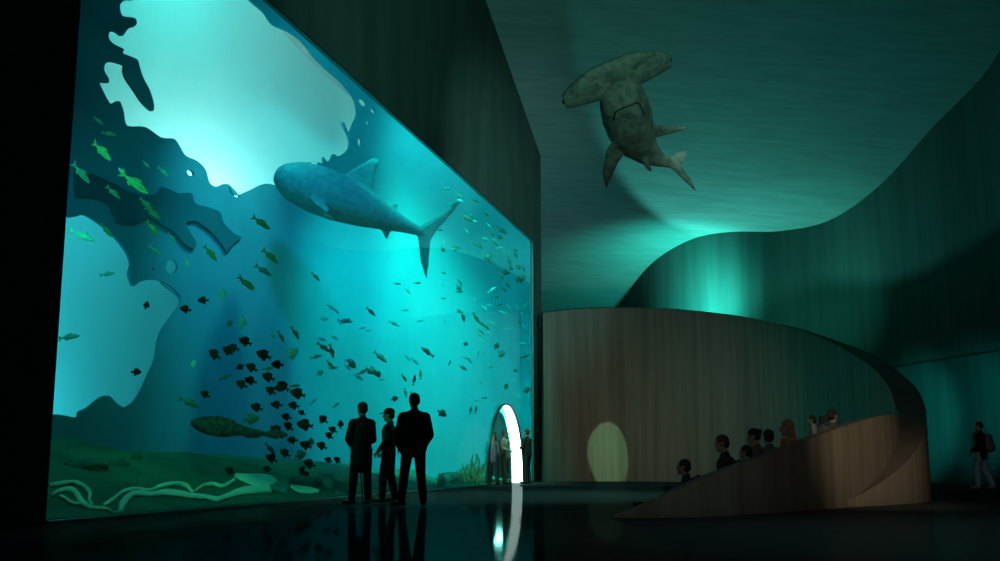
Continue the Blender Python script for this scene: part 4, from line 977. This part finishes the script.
# unseen lamps added in place of daylight in the shafts
lamp('upper_shaft_fill', 'AREA', outw(sT + 1.0, 1.5, ZTOP - .8), 632.43, (0.000, 1.000, 0.863), outw(sT, 2.2, min(tz) + 3), shape='RECTANGLE', size=5.0, size_y=.8)
lamp('upper_shaft_low_fill', 'AREA', outw(sT + 2.6, 1.4, min(tz) - .9), 1520, (0.460, 1.000, 0.980), outw(sT + 1.6, 2.9, min(tz) + 3), shape='RECTANGLE', size=4.0, size_y=.6)
lamp('lower_shaft_fill', 'AREA', outw(sL, 1.4, min(lz) - 1.2), 222.093, (0.062, 0.852, 1.000), outw(sL, 2.8, min(lz) + 4), shape='RECTANGLE', size=4.0, size_y=.8)
# unseen fills added in the tank: behind the near wall, and under the lid
def tank_target(px, py):
    h = hit_plan(px, py); p, d = on_plan(h[0]); return W(p.x, p.y, h[1])
lamp('tank_fill_blue', 'SPOT', W(U0 - 1.6, 3.6, 5.5), 3039.16, (0.08, 0.54, 0.82), tank_target(320, 270), spot_size=math.radians(34), spot_blend=1.0, shadow_soft_size=.4)
lamp('tank_fill_front', 'SPOT', W(U0 - 1.6, .9, 4.5), 1375.64, (0.153, 1.000, 0.564), W(20, 1.4, 4.0), spot_size=math.radians(70), spot_blend=1.0, shadow_soft_size=.3)
lamp('tank_fill_halo', 'SPOT', tank_target(235, 190) - N * 3.8 + Vector((0, 0, 7.0)), 3619.68, (0.485, 1.000, 0.783), tank_target(228, 192), spot_size=math.radians(46), spot_blend=1.0, shadow_soft_size=.4)
lamp('tank_fill_far', 'SPOT', W(31, .7, 14.6), 3345.82, (0.143, 1.000, 0.806), tank_target(458, 208), spot_size=math.radians(76), spot_blend=1.0, shadow_soft_size=.8)
lamp('tank_fill_strip', 'SPOT', W(21, .8, 15.5), 4208.75, (0.039, 0.881, 1.000), tank_target(395, 140), spot_size=math.radians(55), spot_blend=1.0, shadow_soft_size=.8)
lamp('tank_fill_near', 'SPOT', W(14, 1.5, 13.5), 713.512, (0.322, 1.000, 0.900), W(14.5, 1.5, 0.0), spot_size=1.0, spot_blend=1.0, shadow_soft_size=.5)
lamp('tank_fill_bed', 'SPOT', W(19.5, .8, 13.5), 4093.88, (0.07, 0.45, 0.85), tank_target(325, 430), spot_size=1.05, spot_blend=1.0, shadow_soft_size=.5)
lamp('tank_fill_reef', 'SPOT', W(25.5, .6, 13.5), 13157.4, (0.031, 1.000, 0.836), tank_target(425, 440), spot_size=.95, spot_blend=1.0, shadow_soft_size=.5)
lamp('tank_fill_core', 'SPOT', W(31, 1.6, 14.0), 13758, (0.040, 1.000, 0.621), tank_target(434, 350), spot_size=math.radians(36), spot_blend=1.0, shadow_soft_size=.8)
# hall
lamp('floor_front_fill', 'SPOT', (4.5, 8, 9.0), 322.944, (0.448, 1.000, 0.951), (4.5, 10.5, 0), spot_size=math.radians(60), spot_blend=1.0, shadow_soft_size=.8)
ap_ = on_ceil(690, 240)
LU = Vector((ap_.x - .15, ap_.y - .8, 4.2))
dd = [(on_ceil(*p) - LU).normalized() for p in ((561, 5), (600, 145), (700, 236))]
ax = (dd[1] - dd[0]).cross(dd[2] - dd[0]).normalized()
if ax.dot(dd[0]) < 0: ax = -ax
lamp('ceiling_fill', 'SPOT', LU, 1337.26, (0.120, 1.000, 0.849), LU + ax, spot_size=2 * math.acos(ax.dot(dd[0])), spot_blend=.06, shadow_soft_size=.3)  # unseen spot added; its cone follows the edge of the lit ceiling
lamp('cove_lamp', 'SPOT', (8.2, 42.2, 6.5), 2549.56, (0.035, 1.000, 0.803), at_Y(695, 300, 44.8), spot_size=math.radians(110), spot_blend=1.0, shadow_soft_size=.4)
lamp('cove_fill_right', 'SPOT', (9.9, 39.5, 5.2), 332.411, (0.055, 1.000, 0.726), at_Y(800, 290, 43), spot_size=math.radians(110), spot_blend=1.0, shadow_soft_size=.4)  # extra unseen spot, added to spread the cove glow along the wall
lamp('lower_wall_fill', 'SPOT', (10.6, 31.0, 2.3), 249.896, (0.021, 1.000, 0.975), (13.5, 33.4, 2.35), spot_size=math.radians(46), spot_blend=.7, shadow_soft_size=.2)  # this and the next two: unseen spots added for the lower wall's lit band
lamp('lower_wall_fill_near', 'SPOT', (11.4, 28.6, 2.3), 281.005, (0.002, 1.000, 0.754), (14.1, 31.0, 2.4), spot_size=math.radians(46), spot_blend=.7, shadow_soft_size=.2)
lamp('wall_wash_back', 'SPOT', (9.9, 33.6, 2.3), 589.257, (0.016, 1.000, 0.892), (12.7, 36.0, 2.25), spot_size=math.radians(46), spot_blend=.8, shadow_soft_size=.2)
lamp('panel_fill_near', 'SPOT', (6, 8, 6), 3633.22, (0.236, 1.000, 0.844), at_n(400, 40, 0), spot_size=math.radians(44), spot_blend=1.0, shadow_soft_size=.8)
lamp('shark_fill', 'SPOT', (2.5, 9, 2.0), 172.5, (0.850, 0.950, 0.750), hc + a_ax * 1.5, spot_size=math.radians(20), spot_blend=.8, shadow_soft_size=.3)  # unseen spot added to brighten the hanging shark
lamp('hall_fill', 'SPOT', (3.2, 43, 2.6), 188.196, (0.132, 0.927, 1.000), on_ceil(570, 190), spot_size=math.radians(130), spot_blend=1.0, shadow_soft_size=.6)
lamp('drum_fill', 'SPOT', (5.6, 20.6, 2.0), 1679.54, (1.000, 0.655, 0.539), at_Y(640, 385, 40), spot_size=math.radians(38), spot_blend=1.0, shadow_soft_size=.4)
lamp('front_fill', 'SPOT', (1.0, 3, 9.0), 355.398, (1.000, 0.991, 0.983), (6.0, 17.5, 0.0), spot_size=math.radians(46), spot_blend=1.0, shadow_soft_size=1.0)
lamp('panel_fill', 'SPOT', (10, 10, 8), 14331.9, (0.325, 1.000, 0.921), at_n(505, 225, 0), spot_size=math.radians(27), spot_blend=1.0, shadow_soft_size=.8)
lamp('floor_fill', 'SPOT', (4.0, 24, 12.5), 2537.42, (0.319, 1.000, 0.907), (0.2, 23.5, 0), spot_size=math.radians(52), spot_blend=1.0, shadow_soft_size=1.0)
lamp('ceiling_near_fill', 'SPOT', (1.2, 27, .4), 283.822, (0.251, 1.000, 0.975), on_ceil(570, 50), spot_size=math.radians(85), spot_blend=1.0, shadow_soft_size=.5)  # unseen spot added to lift the near ceiling
lamp('entrance_fill', 'SPOT', W(32.0, -3.5, 6.5), 500, (0.7, 1.0, 0.75), W(34.5, -.4, .9), spot_size=math.radians(40), spot_blend=1.0, shadow_soft_size=.2)  # unseen spot added to brighten the people at the arch
lamp('walker_fill', 'SPOT', (9.0, 19, 6.0), 160, (0.800, 1.000, 0.950), pw_ + Vector((0, 0, .8)), spot_size=math.radians(16), spot_blend=.8, shadow_soft_size=.2)  # unseen spot added to brighten the walker
lamp('warm_spot', 'SPOT', (7.5, 9.5, 6.0), 924.194, (1.000, 0.839, 0.595), at_Y(868, 455, 18.3), spot_size=math.radians(25), spot_blend=1.0, shadow_soft_size=.2)
lamp('passage_fill', 'POINT', obl((AC - .3, 1.9), .3), 255.878, (0.203, 1.000, 0.845), shadow_soft_size=.2)  # unseen light added to lift the dark passage interior
tl_ = lamp('tunnel_lamp', 'SPOT', W(AC + .1, .04, 2.38), 862.5, (0.400, 1.000, 0.620), at_Y(602, 452, 39.6), spot_size=math.radians(23), spot_blend=.1, shadow_soft_size=.03)
tl_.scale = (.46, 1, 1)

vsn = scene.view_settings
scene.display_settings.display_device = 'sRGB'
vsn.view_transform = 'Standard'; vsn.look = 'None'; vsn.gamma = 1.0; vsn.exposure = 0.0; vsn.use_curve_mapping = False
scene.cycles.volume_bounces = 1
scene.cycles.max_bounces = 10; scene.cycles.diffuse_bounces = 4; scene.cycles.transparent_max_bounces = 16
scene.cycles.sample_clamp_indirect = 4.0
scene.cycles.use_denoising = True
